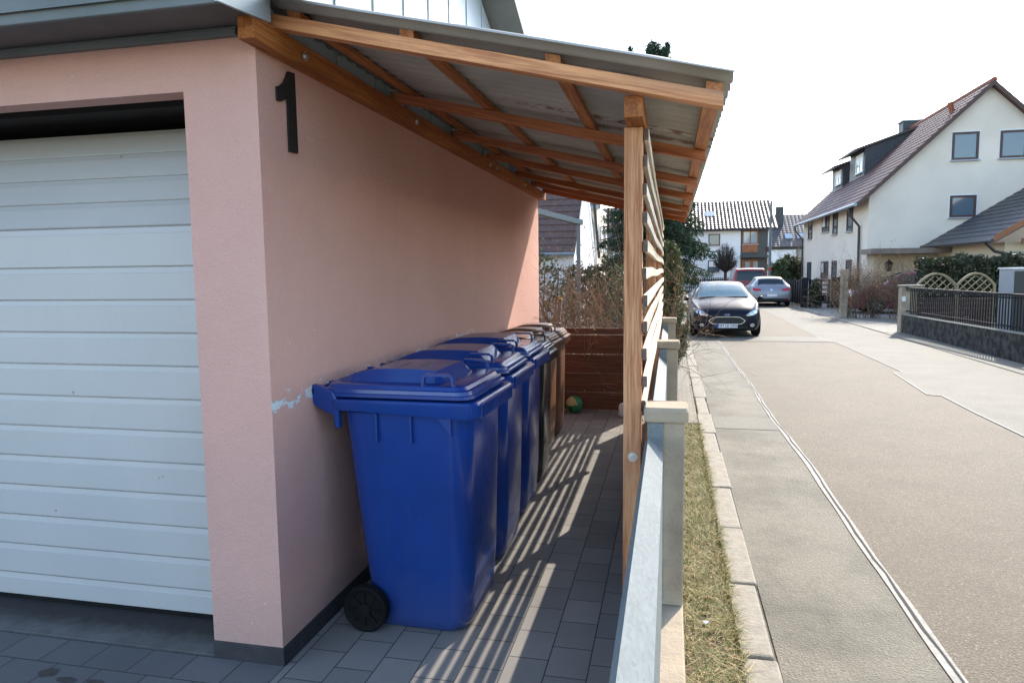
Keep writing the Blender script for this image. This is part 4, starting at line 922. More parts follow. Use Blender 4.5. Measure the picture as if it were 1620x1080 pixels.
mb = MB(); mb.tube([(xa - .2, 55.5, ey - .16), (xb + .35, 55.5, ey - .16)], .08, 8); mb.build('gutter', M_PIPE, rf)
p0 = Vector((2.95, 55.55, ey - .12)) + vd * 2.2; mb = MB(); mb.bar(p0, p0 + vd * 1.0, .95, .12, vd.cross(Vector((1, 0, 0))) * -1); sk = mb.build('skylight', M_BROWN, rf)
nn_ = Vector((1, 0, 0)).cross(vd); mb = MB(); mb.bar(p0 + nn_ * .09 + vd * .1, p0 + nn_ * .09 + vd * .9, .75, .05, nn_); mb.build('pane', M_GLASSL, sk)
for x0, x1, z0, z1, gl in ((2.79, 3.64, 3.40, 4.28, M_GLASS), (2.78, 3.63, 1.41, 2.29, M_GLASS), (.55, 1.45, 1.44, 2.31, M_GLASS), (-1.2, -.4, 3.4, 4.28, M_GLASS)):
    window(Wd, ((x0 + x1) / 2, 56, z0), (1, 0, 0), x1 - x0, z1 - z0, M_BROWN, gl, (0, -1, 0), .07, True, .42 if z0 < 2 else 0, 0)
MB().box(5.15, 7.08, 55.96, 55.995, .3, 4.58).build('grey_bay', M_DKGREEN, Wd)
window(Wd, (5.82, 55.96, 3.46), (1, 0, 0), 1.12, 1.0, M_BROWNO, M_GLASSL, (0, -1, 0), .08, True, 0, 1)
MB().box(5.26, 6.38, 55.93, 55.957, 2.85, 3.40).build('brown_panel', M_BROWNO, Wd)
MB().box(5.10, 7.12, 55.2, 55.957, 2.45, 2.62).build('porch_roof', M_DKGREEN, Wd)
dr = MB().box(5.25, 6.40, 55.92, 55.957, .2, 2.30).build('front_door', M_BROWNO, Wd)
for x in (5.50, 6.08): MB().box(x, x + .32, 55.905, 55.918, 1.35, 2.15).build('door_pane', M_GLASSL, dr)

# ---- far house with dark roof
Fh = thing('house', 'distant white house with dark slate roof and two skylights between the two larger houses', 'house', (13, 80, GZ))
mb = MB(); mb.prism([(10.2, 80, -.2), (10.2, 90, -.2), (10.2, 90, 4.2), (10.2, 85, 7.6), (10.2, 80, 4.2)], (13, 0, 0)); mb.build('wall', M_WHITEW, Fh)
vd = Vector((0, 1, .68)).normalized(); mb = MB(); tiled(mb, (9.8, 79.5, 3.9), (1, 0, 0), vd, 13.6, 5.5 / vd.y, .4, .4, .012, .02, .1, 4); rf = mb.build('roof', M_TILE_D, Fh)
nn_ = Vector((1, 0, 0)).cross(vd)
for px in (1247, 1266):
    x = atY(px, 400, 81).x; q = Vector((x, 79.5, 3.9)) + vd * 1.5; mb = MB(); mb.bar(q + nn_ * .07, q + nn_ * .07 + vd * .95, .75, .1, nn_); mb.build('skylight', M_GLASSL, rf)
p = atY(1233, 335, 83.5); ch = MB().box(p.x - .4, p.x + .4, 83.1, 83.9, 5.5, p.z + .55).build('chimney', M_SLATE, rf); MB().box(p.x - .55, p.x + .55, 82.95, 84.05, p.z + .70, p.z + .76).build('cap', M_ZPIPE, ch)
MB().box(10.1, 23, 79.9, 79.99, 3.6, 4.05).build('eave_band', M_DKGREEN, Fh)
window(Fh, (atY(1268, 396, 80).x, 80, 2.6), (1, 0, 0), 1.0, 1.1, M_SLATE, M_GLASS, (0, -1, 0), .1)
Sh = thing('shed', 'low cream flat-roofed garage behind the bushes before the distant dark roofed house', 'garage', (9.6, 66, GZ)); MB().box(8.6, 12.5, 66, 70, -.2, 1.75).build('wall', M_BEIGE, Sh); MB().box(8.5, 12.6, 65.9, 70.1, 1.755, 1.93).build('roof', M_WHITEP, Sh)

# ---- left: neighbours behind the garden
La = thing('house', 'house with weathered red brown roof and narrow white gable seen past the pink wall', 'house', (-4.5, 21, GZ))
gx = atY(908, 400, 21).x; zE = 2.2
mb = MB(); mb.prism([(gx, 21, -.2), (gx, 27, -.2), (gx, 27, 2.3), (gx, 24, 5.3), (gx, 21, 2.3)], (-8, 0, 0)); mb.build('wall', M_WHITEW, La)
vd = Vector((0, 1, 1.0)).normalized(); mb = MB(); tiled(mb, (gx - 8.2, 20.7, zE - .05), (1, 0, 0), vd, 8.26, 3.35 / vd.y, .22, .30, .018, .025, .07, 6)
rf = mb.build('roof', M_TILE_R, La); mb = MB(); mb.prism([(gx + .10, 20.68, zE - .12), (gx + .10, 24.05, zE + 3.25), (gx + .10, 24.05, zE + 3.45), (gx + .10, 20.68, zE + .10)], (.03, 0, 0)); mb.build('verge_board', M_WHITEP, rf)
mb = MB(); mb.tube([(gx - 8.2, 20.62, zE - .1), (gx + .06, 20.62, zE - .1)], .06, 8); mb.build('gutter', M_ZPIPE, rf)
mb = MB(); mb.tube([(gx + .14, 24.3, 5.0), (gx + .14, 25.9, 3.4), (gx + .14, 27.2, 2.1)], .05, 6); mb.build('verge_pipe', M_PIPE, La)
Lb = thing('house', 'cream neighbouring house with grey gutter and downpipe behind the white gable', 'house', (-4.2, 30, GZ))
cx_ = atY(945, 400, 30).x; ztop = 4.35; Yb = 34.8
MB().box(cx_ - 5, cx_, 30, Yb, -.2, ztop).build('wall', M_CREAM, Lb)
mb = MB(); vd = Vector((0, 1, .75)).normalized(); tiled(mb, (cx_ - 5.2, 29.6, ztop - .12), (1, 0, 0), vd, 5.35, 3.5, .3, .34, .03, .03, .08, 5); rf = mb.build('roof', M_TILE_D, Lb)
mb = MB(); mb.tube([(cx_ - 5, 29.55, ztop - .15), (cx_ + .1, 29.55, ztop - .15)], .08, 8); mb.build('gutter', M_ZPIPE, rf)
mb = MB(); x_ = atY(936, 350, 29.9).x; mb.tube([(x_ - .05, 29.55, ztop - .2), (x_, 29.55, ztop - .45), (x_ + .06, 29.93, ztop - .8), (x_ + .06, 29.93, 0)], .05, 8); mb.build('downpipe', M_ZPIPE, Lb)
MB().box(cx_ + .003, cx_ + .12, Yb - .05, Yb + .3, ztop - .9, ztop + .3).build('verge_board', M_BROWN, Lb)
for y in (30.9, 33.2): window(Lb, (cx_, y, 2.45), (0, 1, 0), .95, 1.15, M_WHITEP, M_GLASSL, (1, 0, 0), .1, True)
Lc = thing('house', 'distant house with grey brown roof left of the dark spruce', 'house', (-4, 48, GZ)); MB().box(-9, -2.2, 50, 58, -.2, 3.2).build('wall', M_WHITEW, Lc)
mb = MB(); tiled(mb, (-9.2, 49.6, 3.1), (1, 0, 0), Vector((0, 1, .8)), 7.3, 5, .3, .36, .03, .03, .1, 5); mb.build('roof', M_TILE_G, Lc)

# ================================================================ right side of the street
fA, fB = Vector((5.70, 19.40, 0)), Vector((6.12, 11.0, 0)); fd = (fB - fA).normalized(); fn = Vector((-fd.y, fd.x, 0)) * 1.0
if fn.x > 0: fn = -fn
Wl = MB().prism([fA + Vector((0, 0, -.15)), fB + Vector((0, 0, -.15)), fB + Vector((0, 0, .40)), fA + Vector((0, 0, .40))], -fn * .2).build('garden_wall', M_MOSSY, bev=.01); 
recenter(Wl); tag(Wl, 'low mossy dark concrete wall under the black railing across the street', 'low wall')
Kf = thing('metal_fence', 'black bar railing fence on the mossy wall across the street', 'fence', (5.9, 15, .42)); LN = (fB - fA).length
off_ = -fn * .1
cp = MB().prism([fA + off_ * 0 + fn * .012 + Vector((0, 0, .403)), fB + fn * .012 + Vector((0, 0, .403)), fB - fn * .05 + Vector((0, 0, .425)), fA - fn * .05 + Vector((0, 0, .425))], Vector((0, 0, .012))).build('ledge', M_GRANITE, Kf)
for z in (.50, 1.02): MB().bar(fA + off_ + Vector((0, 0, z)), fB + off_ + Vector((0, 0, z)), .03, .03).build('rail', M_IRON, Kf)
MB().bar(fA + off_ + Vector((0, 0, 1.075)), fB + off_ + Vector((0, 0, 1.075)), .06, .045).build('handrail', M_IRON, Kf)
n = 78
for i in range(n):
    q = fA + fd * (.25 + (LN - .3) * i / (n - 1)) + off_; MB().tube([q + Vector((0, 0, .43)), q + Vector((0, 0, 1.06))], .012, 6).build('bar', M_IRON, Kf)
Pp = thing('gate_pillar', 'grey concrete pillar with pale cap ending the black railing across the street', 'pillar', (fA.x, 19.6, GZ))
MB().box(5.69, 5.96, 19.43, 19.72, -.1, 1.10).build('shaft', M_CEMENT, Pp, bev=.01); MB().box(5.66, 6.2, 19.40, 19.75, 1.102, 1.15).build('cap', M_GRANITE, Pp, bev=.008)
MB().box(5.69, 5.77, 19.40, 19.428, .74, .86).build('letter_plate', M_WHITEP, Pp)
Cb = thing('metal_cabinet', 'grey metal cabinet with black front and white top behind the black railing', 'cabinet', (6.9, 15.8, GZ))
cx0 = 6.30; ya_, yb_ = 15.05, 15.62
MB().box(cx0, 8.0, ya_, yb_, -.1, 1.535).build('body', M_CABIN, Cb, bev=.01); MB().box(cx0 + .03, 7.95, ya_ - .012, ya_ - .002, .0, 1.50).build('front_panel', M_CABIN_D, Cb); MB().box(cx0 - .02, 8.03, ya_ - .03, yb_ + .02, 1.537, 1.565).build('top', M_WHITEP, Cb)
for k, (pl, pr) in enumerate(((1450, 1512), (1514, 1573))):
    y_ = 20.2 - k * .02; a, b_ = atY(pl, 460, y_).x, atY(pr, 460, y_).x; w = b_ - a; zt = 1.42; T_ = thing('trellis', ('arched lattice trellis panel nearer the grey gate pillar', 'arched lattice trellis panel beside the grey cabinet')[k], 'trellis', ((a + b_) / 2, y_, GZ), 'arched trellis panels')
    mb = MB(); ac = [(a + w * i / 14, y_, zt - .30 * (2 * i / 14 - 1) ** 2) for i in range(15)]
    pts_ = [(a, y_, 0)] + ac + [(b_, y_, 0)]
    for p, q in zip(pts_, pts_[1:]): mb.bar(p, q, .05, .06, (0, 1, 0))
    mb.build('frame', M_TRELLIS, T_)
    mb = MB()
    for sgn in (1, -1):
        for i in range(-7, 14):
            pts2 = []
            for t_ in np.linspace(0, 1.6, 33):
                x = a + i * .19 + (t_ if sgn > 0 else 1.6 - t_) ; z = t_
                if z > .82 and a + .02 < x < b_ - .02 and z < zt - .30 * (2 * (x - a) / w - 1) ** 2 - .02: pts2.append((x, y_ + sgn * .006, z))
            if len(pts2) > 1: mb.bar(pts2[0], pts2[-1], .012, .03, (0, 1, 0))
    mb.build('lattice', M_TRELLIS, T_)
    mb = MB()
    for z in np.arange(.06, .80, .125): mb.box(a + .03, b_ - .03, y_ - .008, y_ + .008, z, z + .105)
    mb.build('slat_panel', M_BROWN, T_)
def hedge(name, label, x0, x1, y0, y1, h, n, seed, mat, ls=.06):
    rng = np.random.default_rng(seed); T_ = thing(name, label, 'hedge', ((x0 + x1) / 2, (y0 + y1) / 2, GZ)); u = rng.uniform(size=(n, 3)); P = np.stack([x0 + (x1 - x0) * u[:, 0], y0 + (y1 - y0) * u[:, 1], GZ + h * u[:, 2] ** .75], 1)
    P[:, 1] += .12 * np.sin(P[:, 0] * 3.1 + seed) + .10 * np.sin(P[:, 2] * 4.7 + P[:, 0] * 5) + .06 * np.sin(P[:, 0] * 11 + P[:, 2] * 9); P[:, 2] += .06 * np.sin(P[:, 0] * 4.3 + seed) + .04 * np.sin(P[:, 0] * 13)
    lm = MB(); leaves(lm, P, ls, rng, None, 1.6); lm.build('foliage', mat, T_, fixn=False)
    tm = MB()
    for i in range(int((x1 - x0) * 3)): x = x0 + (x1 - x0) * rng.uniform(); tm.tube([(x, (y0 + y1) / 2, GZ - .05), (x + .05, (y0 + y1) / 2, GZ + h * .8)], [.03, .01], 5)
    tm.build('stems', M_BARK, T_, fixn=False); return T_
hedge('clipped_hedge', 'long dark green clipped hedge behind the trellis panels and cabinet', 7.3, 12.8, 22.9, 23.8, 1.95, 26000, 3, M_HEDGE, .05)
def twig_hedge(label, x0, x1, y0, y1, h, nstem, seed, group):
    T_ = bare_bush('bare_hedge', label, 'hedge', x0, x1, y0, y1, GZ, h, nstem, seed, M_TWIG_B, 3, .012, 2.0, group, M_DRYLEAF, 900, .022, .45); return T_
twig_hedge('leafless brown hedge beside the driveway, in front of the magenta car', 5.65, 6.7, 24.9, 25.5, 2.05, 62, 61, 'bare hedge plants')
twig_hedge('leafless brown hedge thinning out towards the dark green hedge', 6.8, 7.7, 24.2, 24.9, 1.95, 40, 62, 'bare hedge plants')
hp = MB().box(5.50, 5.70, 25.0, 25.25, -.12, 1.55).build('hedge_post', M_CEMENT, bev=.01); recenter(hp); tag(hp, 'weathered concrete gate post at the street end of the bare hedge', 'post')

# gate and fence beyond the driveway
Gt = thing('garden_gate', 'dark metal driveway gate with horizontal bars before the cream house', 'gate', (6.25, 32.3, GZ)); g0, g1 = atY(1279, 470, 31.6).x, atY(1313, 470, 31.6).x
for z in (.12, .5, .68, .86, 1.05): MB().box(g0 + .1, g1 - .1, 31.58, 31.62, z, z + .06).build('bar', M_IRON, Gt)
for x in (g0, (g0 + g1) / 2, g1 - .1): MB().box(x, x + .1, 31.56, 31.64, -.05, 1.14).build('upright', M_IRON, Gt)
MB().box(g0 + .12, g1 - .12, 31.6, 31.615, .19, .48).build('infill', M_IRON, Gt)
for x, ds in ((g0 - .3, 'dark square gate post on the street side of the driveway gate'), (g1 + .05, 'dark square gate post by the bushes at the right end of the driveway gate')):
    q = MB().box(x, x + .26, 31.5, 31.75, -.1, 1.22).build('gate_post', M_IRON, bev=.01); recenter(q); tag(q, ds, 'post')
Bf = thing('board_fence', 'dark vertical slat fence running along the street behind the silver car', 'fence', (5.5, 37, GZ))
for k in range(16):
    y = 32.4 + k * .62; x = 5.55 - .0 * k; MB().box(x, x + .06, y, y + .34, .02, 1.05 + .05 * (k % 2)).build('slat', M_IRON, Bf)
for z in (.25, .85): MB().box(5.62, 5.66, 32.3, 42.2, z, z + .08).build('rail', M_IRON, Bf)
MB().box(5.52, 5.72, 32.2, 42.3, -.1, .0).build('footing', M_CEMENT, Bf)
leafy('evergreen_shrub', 'dark evergreen shrub behind the driveway gate', 'shrub', (7.15, 31.9), .42, .35, GZ, 1.35, 1800, 71, M_HEDGE, .05)
leafy('evergreen_shrub', 'dark slim conifer at the left post of the driveway gate', 'shrub', (5.85, 31.2), .26, .26, GZ, 1.3, 1300, 72, M_HEDGE, .05, None, 1.6)
leafy('laurel_bush', 'big glossy green bush beside the cream house corner', 'bush', (7.55, 47.4), .85, .8, GZ, 2.5, 4200, 73, M_HEDGE, .09)
leafy('variegated_bush', 'pale green loose bush beside the street lamp pole', 'bush', (6.65, 46.8), .75, .7, GZ, 2.3, 3000, 74, M_EVERG, .085)
bare_bush('bare_tree', 'small grey leafless tree in front of the distant dark roofed house', 'tree', 7.6, 7.9, 50, 50.3, GZ, 4.6, 6, 75, M_TWIG_G, 4, .03, 2.0, None, None, 0, .02, .45)
bare_bush('reddish_shrub', 'reddish leafless shrub right of the grey leafless tree', 'shrub', 8.2, 8.6, 50, 50.5, GZ, 3.2, 7, 76, M_TWIG, 3, .02, 2.0, None, None, 0, .02, .45)
bare_bush('bare_shrub', 'dark leafless shrub below the grey entrance bay of the white house', 'shrub', 6.2, 6.6, 51.8, 52.2, GZ, 2.3, 8, 77, M_DARKTWIG, 3, .015, 2.0)
# ball-clipped bare tree before the white house
def ball_tree(label, x, y, zc, rx, rz, seed):
    rng = np.random.default_rng(seed); T_ = thing('clipped_tree', label, 'tree', (x, y, GZ)); MB().tube([(x, y, GZ - .1), (x, y, zc - rz * .7)], [.13, .10], 8).build('trunk', M_DARKTWIG, T_); mb = MB()
    for i in range(150):
        d = rng.normal(size=3); d /= np.linalg.norm(d); d[2] = abs(d[2]) * 1.25 - .25; s0 = np.array((x, y, zc - rz * .8)); e = np.array((x, y, zc)) + d * np.array((rx, rx, rz)) * rng.uniform(.8, 1.03); m = s0 + (e - s0) * .5 + np.array((d[0], d[1], .2)) * .14
        mb.tube([s0, m, e], [.03, .018, .006], 3, False)
        for _ in range(7):
            t_ = rng.uniform(.35, .95); q = s0 + (e - s0) * t_; dd = d * .6 + rng.normal(size=3) * .5; ee = q + dd / np.linalg.norm(dd) * rng.uniform(.25, .5)
            w_ = (ee - np.array((x, y, zc))) / np.array((rx, rx, rz)); r_w = np.linalg.norm(w_)
            if r_w > 1.03: ee = np.array((x, y, zc)) + w_ / r_w * 1.03 * np.array((rx, rx, rz))
            mb.tube([q, ee], [.012, .005], 3, False)
    mb.build('crown', M_DARKTWIG, T_, fixn=False)
c_ = atY(1148, 410, 51.5); ball_tree('ball-clipped leafless dark tree in front of the white house', c_.x, 51.5, c_.z, .86, 1.2, 81)
Ft = thing('picket_fence', 'dark picket fence along the foot of the white house', 'fence', (2.2, 50.5, GZ)); 
for k in range(72):
    x = -2.2 + k * .125; MB().box(x, x + .075, 51.9, 51.93, .1, 1.02).build('picket', M_IRON, Ft)
for z in (.3, .8): MB().box(-2.3, 6.9, 51.935, 51.97, z, z + .08).build('rail', M_IRON, Ft)
MB().box(-2.4, 7, 51.85, 52.05, -.2, .12).build('base', M_MOSSY, Ft)
Lp = thing('lamp_pole', 'tall grey street lamp pole with small box and red band before the white house', 'street lamp', (atY(1217, 440, 46).x, 46, GZ)); x_ = Lp.location.x
MB().tube([(x_, 46, -.1), (x_, 46, 3), (x_ + .02, 46, 5.75)], [.10, .09, .06], 10).build('pole', M_GALV, Lp); MB().box(x_ - .32, x_ - .09, 45.95, 46.1, 2.62, 2.95).build('box', M_BROWN, Lp); MB().tube([(x_, 46, 1.52), (x_, 46, 1.64)], .115, 10).build('red_band', simple('red_band', (.5, .04, .03)), Lp)

# ================================================================ cars
def catmull(rows, ys_, k):
    """smooth rows of control values over ys_ sampled k per span"""
    rows = np.array(rows, float); n = len(rows); out = []; yo = []
    m = np.zeros_like(rows)
    for i in range(n):
        a, b_ = max(0, i - 1), min(n - 1, i + 1); m[i] = (rows[b_] - rows[a]) / max(1e-6, ys_[b_] - ys_[a])
    for i in range(n - 1):
        h = ys_[i + 1] - ys_[i]; kk = k + 1 if i == n - 2 else k
        for j in range(kk):
            t_ = j / k; a = 2 * t_ ** 3 - 3 * t_ ** 2 + 1; b_ = t_ ** 3 - 2 * t_ ** 2 + t_; c = -2 * t_ ** 3 + 3 * t_ ** 2; d = t_ ** 3 - t_ ** 2
            out.append(a * rows[i] + b_ * h * m[i] + c * rows[i + 1] + d * h * m[i + 1]); yo.append(ys_[i] + h * t_)
    return np.array(out), np.array(yo)

def car(name, label, paint, stations, ws, rw, side, wheels_, wr, group=None, wsm=None):
    """stations: y, zbottom, halfwidth, zshoulder, zbelt, roof halfwidth, ztop, cabin; +y runs to the rear; ws/rw = (y0,y1) of the screens, side = (y0,y1)"""
    T_ = thing(name, label, 'car', group=group); rows = []; ys_ = []
    for (y, zb_, w, zs_, zbl, wr_, zt, cab) in stations:
        h = cab
        p = [(0, zb_), (w * .80, zb_), (w * .965, zb_ + .10), (w, (zb_ + zs_) / 2 + .05), (w * .985, zs_), (w * .935, zbl),
             (h * wr_ + (1 - h) * w * .80, h * (zt - .085) + (1 - h) * (zt - .035)), (h * wr_ * .72 + (1 - h) * w * .45, h * (zt - .018) + (1 - h) * (zt - .006)), (0, zt)]
        rows.append(np.array(p).reshape(-1)); ys_.append(y)
    R_, yo = catmull(rows, ys_, 6); R_ = R_.reshape(len(yo), 9, 2)
    # resample the section
    KV = 6; pr = []; vpar = []
    for s_ in range(8):
        for j in range(KV if s_ < 7 else KV + 1): vpar.append(s_ + j / KV)
    for r in R_:
        q, _ = catmull(r, list(range(9)), KV); pr.append(q)
    pr = np.array(pr); nu, nv = pr.shape[:2]
    V_ = []; 
    for i in range(nu):
        for j in range(nv): V_.append((pr[i, j, 0], yo[i], pr[i, j, 1]))
        for j in range(nv - 2, 0, -1): V_.append((-pr[i, j, 0], yo[i], pr[i, j, 1]))
    NR = 2 * nv - 2; body, dark, wind, rearw, sw = [], [], [], [], []
    def inwheel(y, z): return any((y - w0) ** 2 + (z - wr) ** 2 < (wr * 1.13) ** 2 for w0 in wheels_)
    for i in range(nu - 1):
        ym = (yo[i] + yo[i + 1]) / 2
        for j in range(NR):
            jj = j if j < nv - 1 else NR - 1 - j; vm = (vpar[jj] + vpar[min(jj + 1, nv - 1)]) / 2
            f = (i * NR + j, i * NR + (j + 1) % NR, (i + 1) * NR + (j + 1) % NR, (i + 1) * NR + j)
            zm = (V_[f[0]][2] + V_[f[1]][2] + V_[f[2]][2]) / 3; xm = abs(V_[f[0]][0] + V_[f[2]][0]) / 2
            if vm > 6.08 and ws and ws[0] < ym < ws[1]: wind.append(f)
            elif vm > 6.15 and rw and rw[0] < ym < rw[1]: rearw.append(f)
            elif 5.12 < vm < 5.95 and side[0] + (vm - 5.1) * side[2] < ym < side[1] - (vm - 5.1) * side[3]: sw.append((f, ym, j < nv - 1))
            elif vm < 1.3 or (1.0 < vm < 4.2 and inwheel(ym, zm)): dark.append(f)
            else: body.append(f)
    caps = [tuple(range(NR - 1, -1, -1)), tuple((nu - 1) * NR + j for j in range(NR))]
    def part(fs, nm, mat, parent, split=None):
        idx = sorted({k for f in fs for k in f}); mp = {k: n_ for n_, k in enumerate(idx)}; mb = MB(); mb.add([V_[k] for k in idx], [tuple(mp[k] for k in f) for f in fs])
        return mb.build(nm, mat, parent, smooth=35, world=False)
    bd_ = part(body + caps, 'body', paint, T_); part(dark, 'underbody', M_PLAST, bd_)
    if wind: part(wind, 'windscreen', wsm or M_CGLASS, T_)
    if rearw: part(rearw, 'rear_window', M_CGLASS, T_)
    mid = (side[0] + side[1]) / 2 + .1
    for left in (True, False):
        for a, b_ in ((side[0] - 1, mid - .05), (mid + .05, side[1] + 1)):
            fs = [f for f, y, l_ in sw if l_ == left and a < y < b_]
            if fs: part(fs, 'side_window', M_CGLASS, T_)
        fs = [f for f, y, l_ in sw if l_ == left and mid - .05 <= y <= mid + .05]
        if fs: part(fs, 'door_pillar', M_PLAST, T_)
    bvh = BVHTree.FromPolygons([Vector(v) for v in V_], body + dark + wind + rearw + [f for f, _, _ in sw] + caps)
    hw = max(s_[2] for s_ in stations)
    for w0 in wheels_:
        for sg in (-1, 1):
            mb = MB(); xo = sg * (hw - .005); pr_ = [(0, .30), (-.004, wr * .62), (.004, wr * .66), (.0, wr * .9), (-.02, wr), (-.17, wr), (-.19, wr * .9), (-.19, .05)]
            rings = [[(xo + sg * d, w0 + r * math.cos(a), wr + r * math.sin(a)) for a in [2 * math.pi * i / 26 for i in range(26)]] for d, r in pr_ if r >= wr * .6]
            w_ = mb.loft(rings).build('wheel', M_RUBBER, T_, smooth=True, world=False)
            mb = MB()
            mb.tube([(xo - sg * .02, w0, wr), (xo - sg * .015, w0, wr)], wr * .62, 24)
            for k in range(7):
                a = 2 * math.pi * k / 7; mb.bar((xo - sg * .006, w0 + .05 * math.cos(a), wr + .05 * math.sin(a)), (xo - sg * .006, w0 + wr * .6 * math.cos(a), wr + wr * .6 * math.sin(a)), .05, .02, (1, 0, 0))
            mb.build('rim', M_RIM, w_, world=False)
    return T_, bvh, bd_

def drape(bvh, poly, nm, mat, parent, front=True, off_=.008, dens=.05, mirror=False):
    """outline in (x,z) laid on the nose or tail of the body as a thin curved plate"""
    bm = bmesh.new(); vs_ = [bm.verts.new((x, 0, z)) for x, z in poly]; bm.faces.new(vs_)
    bmesh.ops.triangulate(bm, faces=bm.faces[:])
    for _ in range(3):
        ed = [e for e in bm.edges if e.calc_length() > dens]
        if ed: bmesh.ops.subdivide_edges(bm, edges=ed, cuts=1); bmesh.ops.triangulate(bm, faces=bm.faces[:])
    d = Vector((0, 1 if front else -1, 0)); last = 0
    for v in bm.verts:
        hit = bvh.ray_cast(Vector((v.co.x, -5 if front else 10, v.co.z)), d)
        if hit[0] is not None: last = hit[0].y; v.co.y = last - d.y * off_
        else: v.co.y = (0.35 if front else 99)
    if not front:
        ok = [v.co.y for v in bm.verts if v.co.y < 90]
        for v in bm.verts:
            if v.co.y > 90: v.co.y = min(ok) if ok else 0
    ext = bmesh.ops.extrude_face_region(bm, geom=bm.faces[:]); bmesh.ops.translate(bm, verts=[g for g in ext['geom'] if isinstance(g, bmesh.types.BMVert)], vec=d * (off_ + .012))
    bmesh.ops.recalc_face_normals(bm, faces=bm.faces[:])
    me = bpy.data.meshes.new(nm); bm.to_mesh(me); bm.free(); me.materials.append(mat); o = bpy.data.objects.new(nm, me); COL.objects.link(o); o.parent = parent
    return o
def mir(p): return [(-x, z) for x, z in p]
def ell(cx, cz, a, b_, n=16): return [(cx + a * math.cos(2 * math.pi * i / n), cz + b_ * math.sin(2 * math.pi * i / n)) for i in range(n)]
def lettering(txt, size, loc, parent, rot, mat, nm='lettering', sx=1.0):
    c = bpy.data.curves.new('txt', 'FONT'); c.body = txt; c.size = size; c.align_x = 'CENTER'; c.align_y = 'CENTER'; c.extrude = .001
    tmp = bpy.data.objects.new('txt', c); COL.objects.link(tmp); bpy.context.view_layer.update()
    me = bpy.data.meshes.new_from_object(tmp.evaluated_get(bpy.context.evaluated_depsgraph_get())); bpy.data.objects.remove(tmp)
    me.transform(Matrix.Diagonal((sx, 1, 1, 1))); me.materials.clear(); me.materials.append(mat)
    o = bpy.data.objects.new(nm, me); COL.objects.link(o); o.parent = parent; o.location = loc; o.rotation_euler = rot; return o
def plate(T_, txt, y, z, front=True, w=.50):
    s_ = -1 if front else 1; mb = MB(); mb.box(-w / 2, w / 2, y - .006, y + .006, z - .055, z + .055); p = mb.build('number_plate', M_PLATE, T_, world=False)
    mb = MB(); x0 = -w / 2 if front else w / 2 - .045; mb.box(x0, x0 + .045, y + s_ * .0065, y + s_ * .009, z - .052, z + .052); mb.build('blue_band', M_PBLUE, p, world=False)
    if txt: lettering(txt, .105, ((.02 if front else -.02), y + s_ * .0085, z), p, (math.pi / 2, 0, 0 if front else math.pi), M_BLACK, 'plate_text', .84)
    return p

# --- black hatchback facing the camera
st = [(0.0, .26, .52, .52, .62, .45, .665, 0), (.05, .20, .66, .56, .69, .48, .735, 0), (.18, .175, .765, .62, .78, .5, .82, 0), (.45, .17, .83, .68, .87, .52, .915, 0), (.80, .17, .855, .72, .925, .54, .985, 0), (1.05, .17, .86, .74, .955, .58, 1.03, 0.1),
      (1.45, .17, .86, .76, .985, .60, 1.265, .75), (1.85, .17, .86, .78, 1.0, .575, 1.435, 1), (2.4, .17, .86, .80, 1.02, .57, 1.475, 1), (3.1, .18, .86, .82, 1.05, .555, 1.445, 1), (3.6, .20, .85, .82, 1.06, .53, 1.34, 1), (3.88, .24, .80, .80, 1.02, .54, 1.12, .7), (3.97, .32, .70, .70, .90, .5, .95, .4)]
bk, bv, bdy = car('parked_car', 'black hatchback parked at the left kerb, facing the camera', M_CARBLK, st, (1.10, 1.80), (3.55, 3.86), (1.32, 3.5, .55, .35), (.78, 3.27), .305, 'cars parked along the street', NT('windscreen_glass').out((0.13, 0.21, 0.23), 0.04, None, 0, 0, 0, 0.3))
gz = lambda q: [(x, z) for x, z in q]
drape(bv, [(-.44, .455), (-.40, .40), (-.33, .355), (.33, .355), (.40, .40), (.44, .455), (.34, .54), (.24, .565), (-.24, .565), (-.34, .54)], 'grille_surround', M_CHROME, bk, True, .012)
drape(bv, [(-.415, .455), (-.385, .412), (-.32, .372), (.32, .372), (.385, .412), (.415, .455), (.33, .525), (.235, .548), (-.235, .548), (-.33, .525)], 'grille', M_PLAST, bk, True, .020)
hl = [(.43, .60), (.50, .585), (.62, .60), (.735, .66), (.79, .755), (.785, .80), (.70, .775), (.56, .70)]
for q in (hl, mir(hl)):
    h_ = drape(bv, q, 'headlight', M_HEADL, bk, True, .012); s_ = 1 if q[0][0] > 0 else -1
    drape(bv, ell(s_ * .655, .685, .045, .035), 'lamp_bulb', M_CHROME, h_, True, .02); drape(bv, ell(s_ * .50, .615, .03, .018), 'indicator', M_AMBER, h_, True, .02)
for s_ in (-1, 1):
    fg = drape(bv, ell(s_ * .60, .335, .055, .05), 'fog_light', M_CHROME, bk, True, .012); drape(bv, ell(s_ * .60, .335, .032, .03), 'fog_lens', M_HEADL, fg, True, .018)
drape(bv, [(-.52, .27), (-.40, .225), (.40, .225), (.52, .27), (.48, .295), (-.48, .295)], 'lower_grille', M_PLAST, bk, True, .010)
em = drape(bv, ell(0, .612, .062, .026), 'emblem', M_CHROME, bk, True, .016); drape(bv, ell(0, .612, .052, .02), 'emblem_field', M_PBLUE, em, True, .020)
hit = bv.ray_cast(Vector((0, -5, .315)), Vector((0, 1, 0))); plate(bk, 'NM LB 2306', hit[0].y - .02, .318)
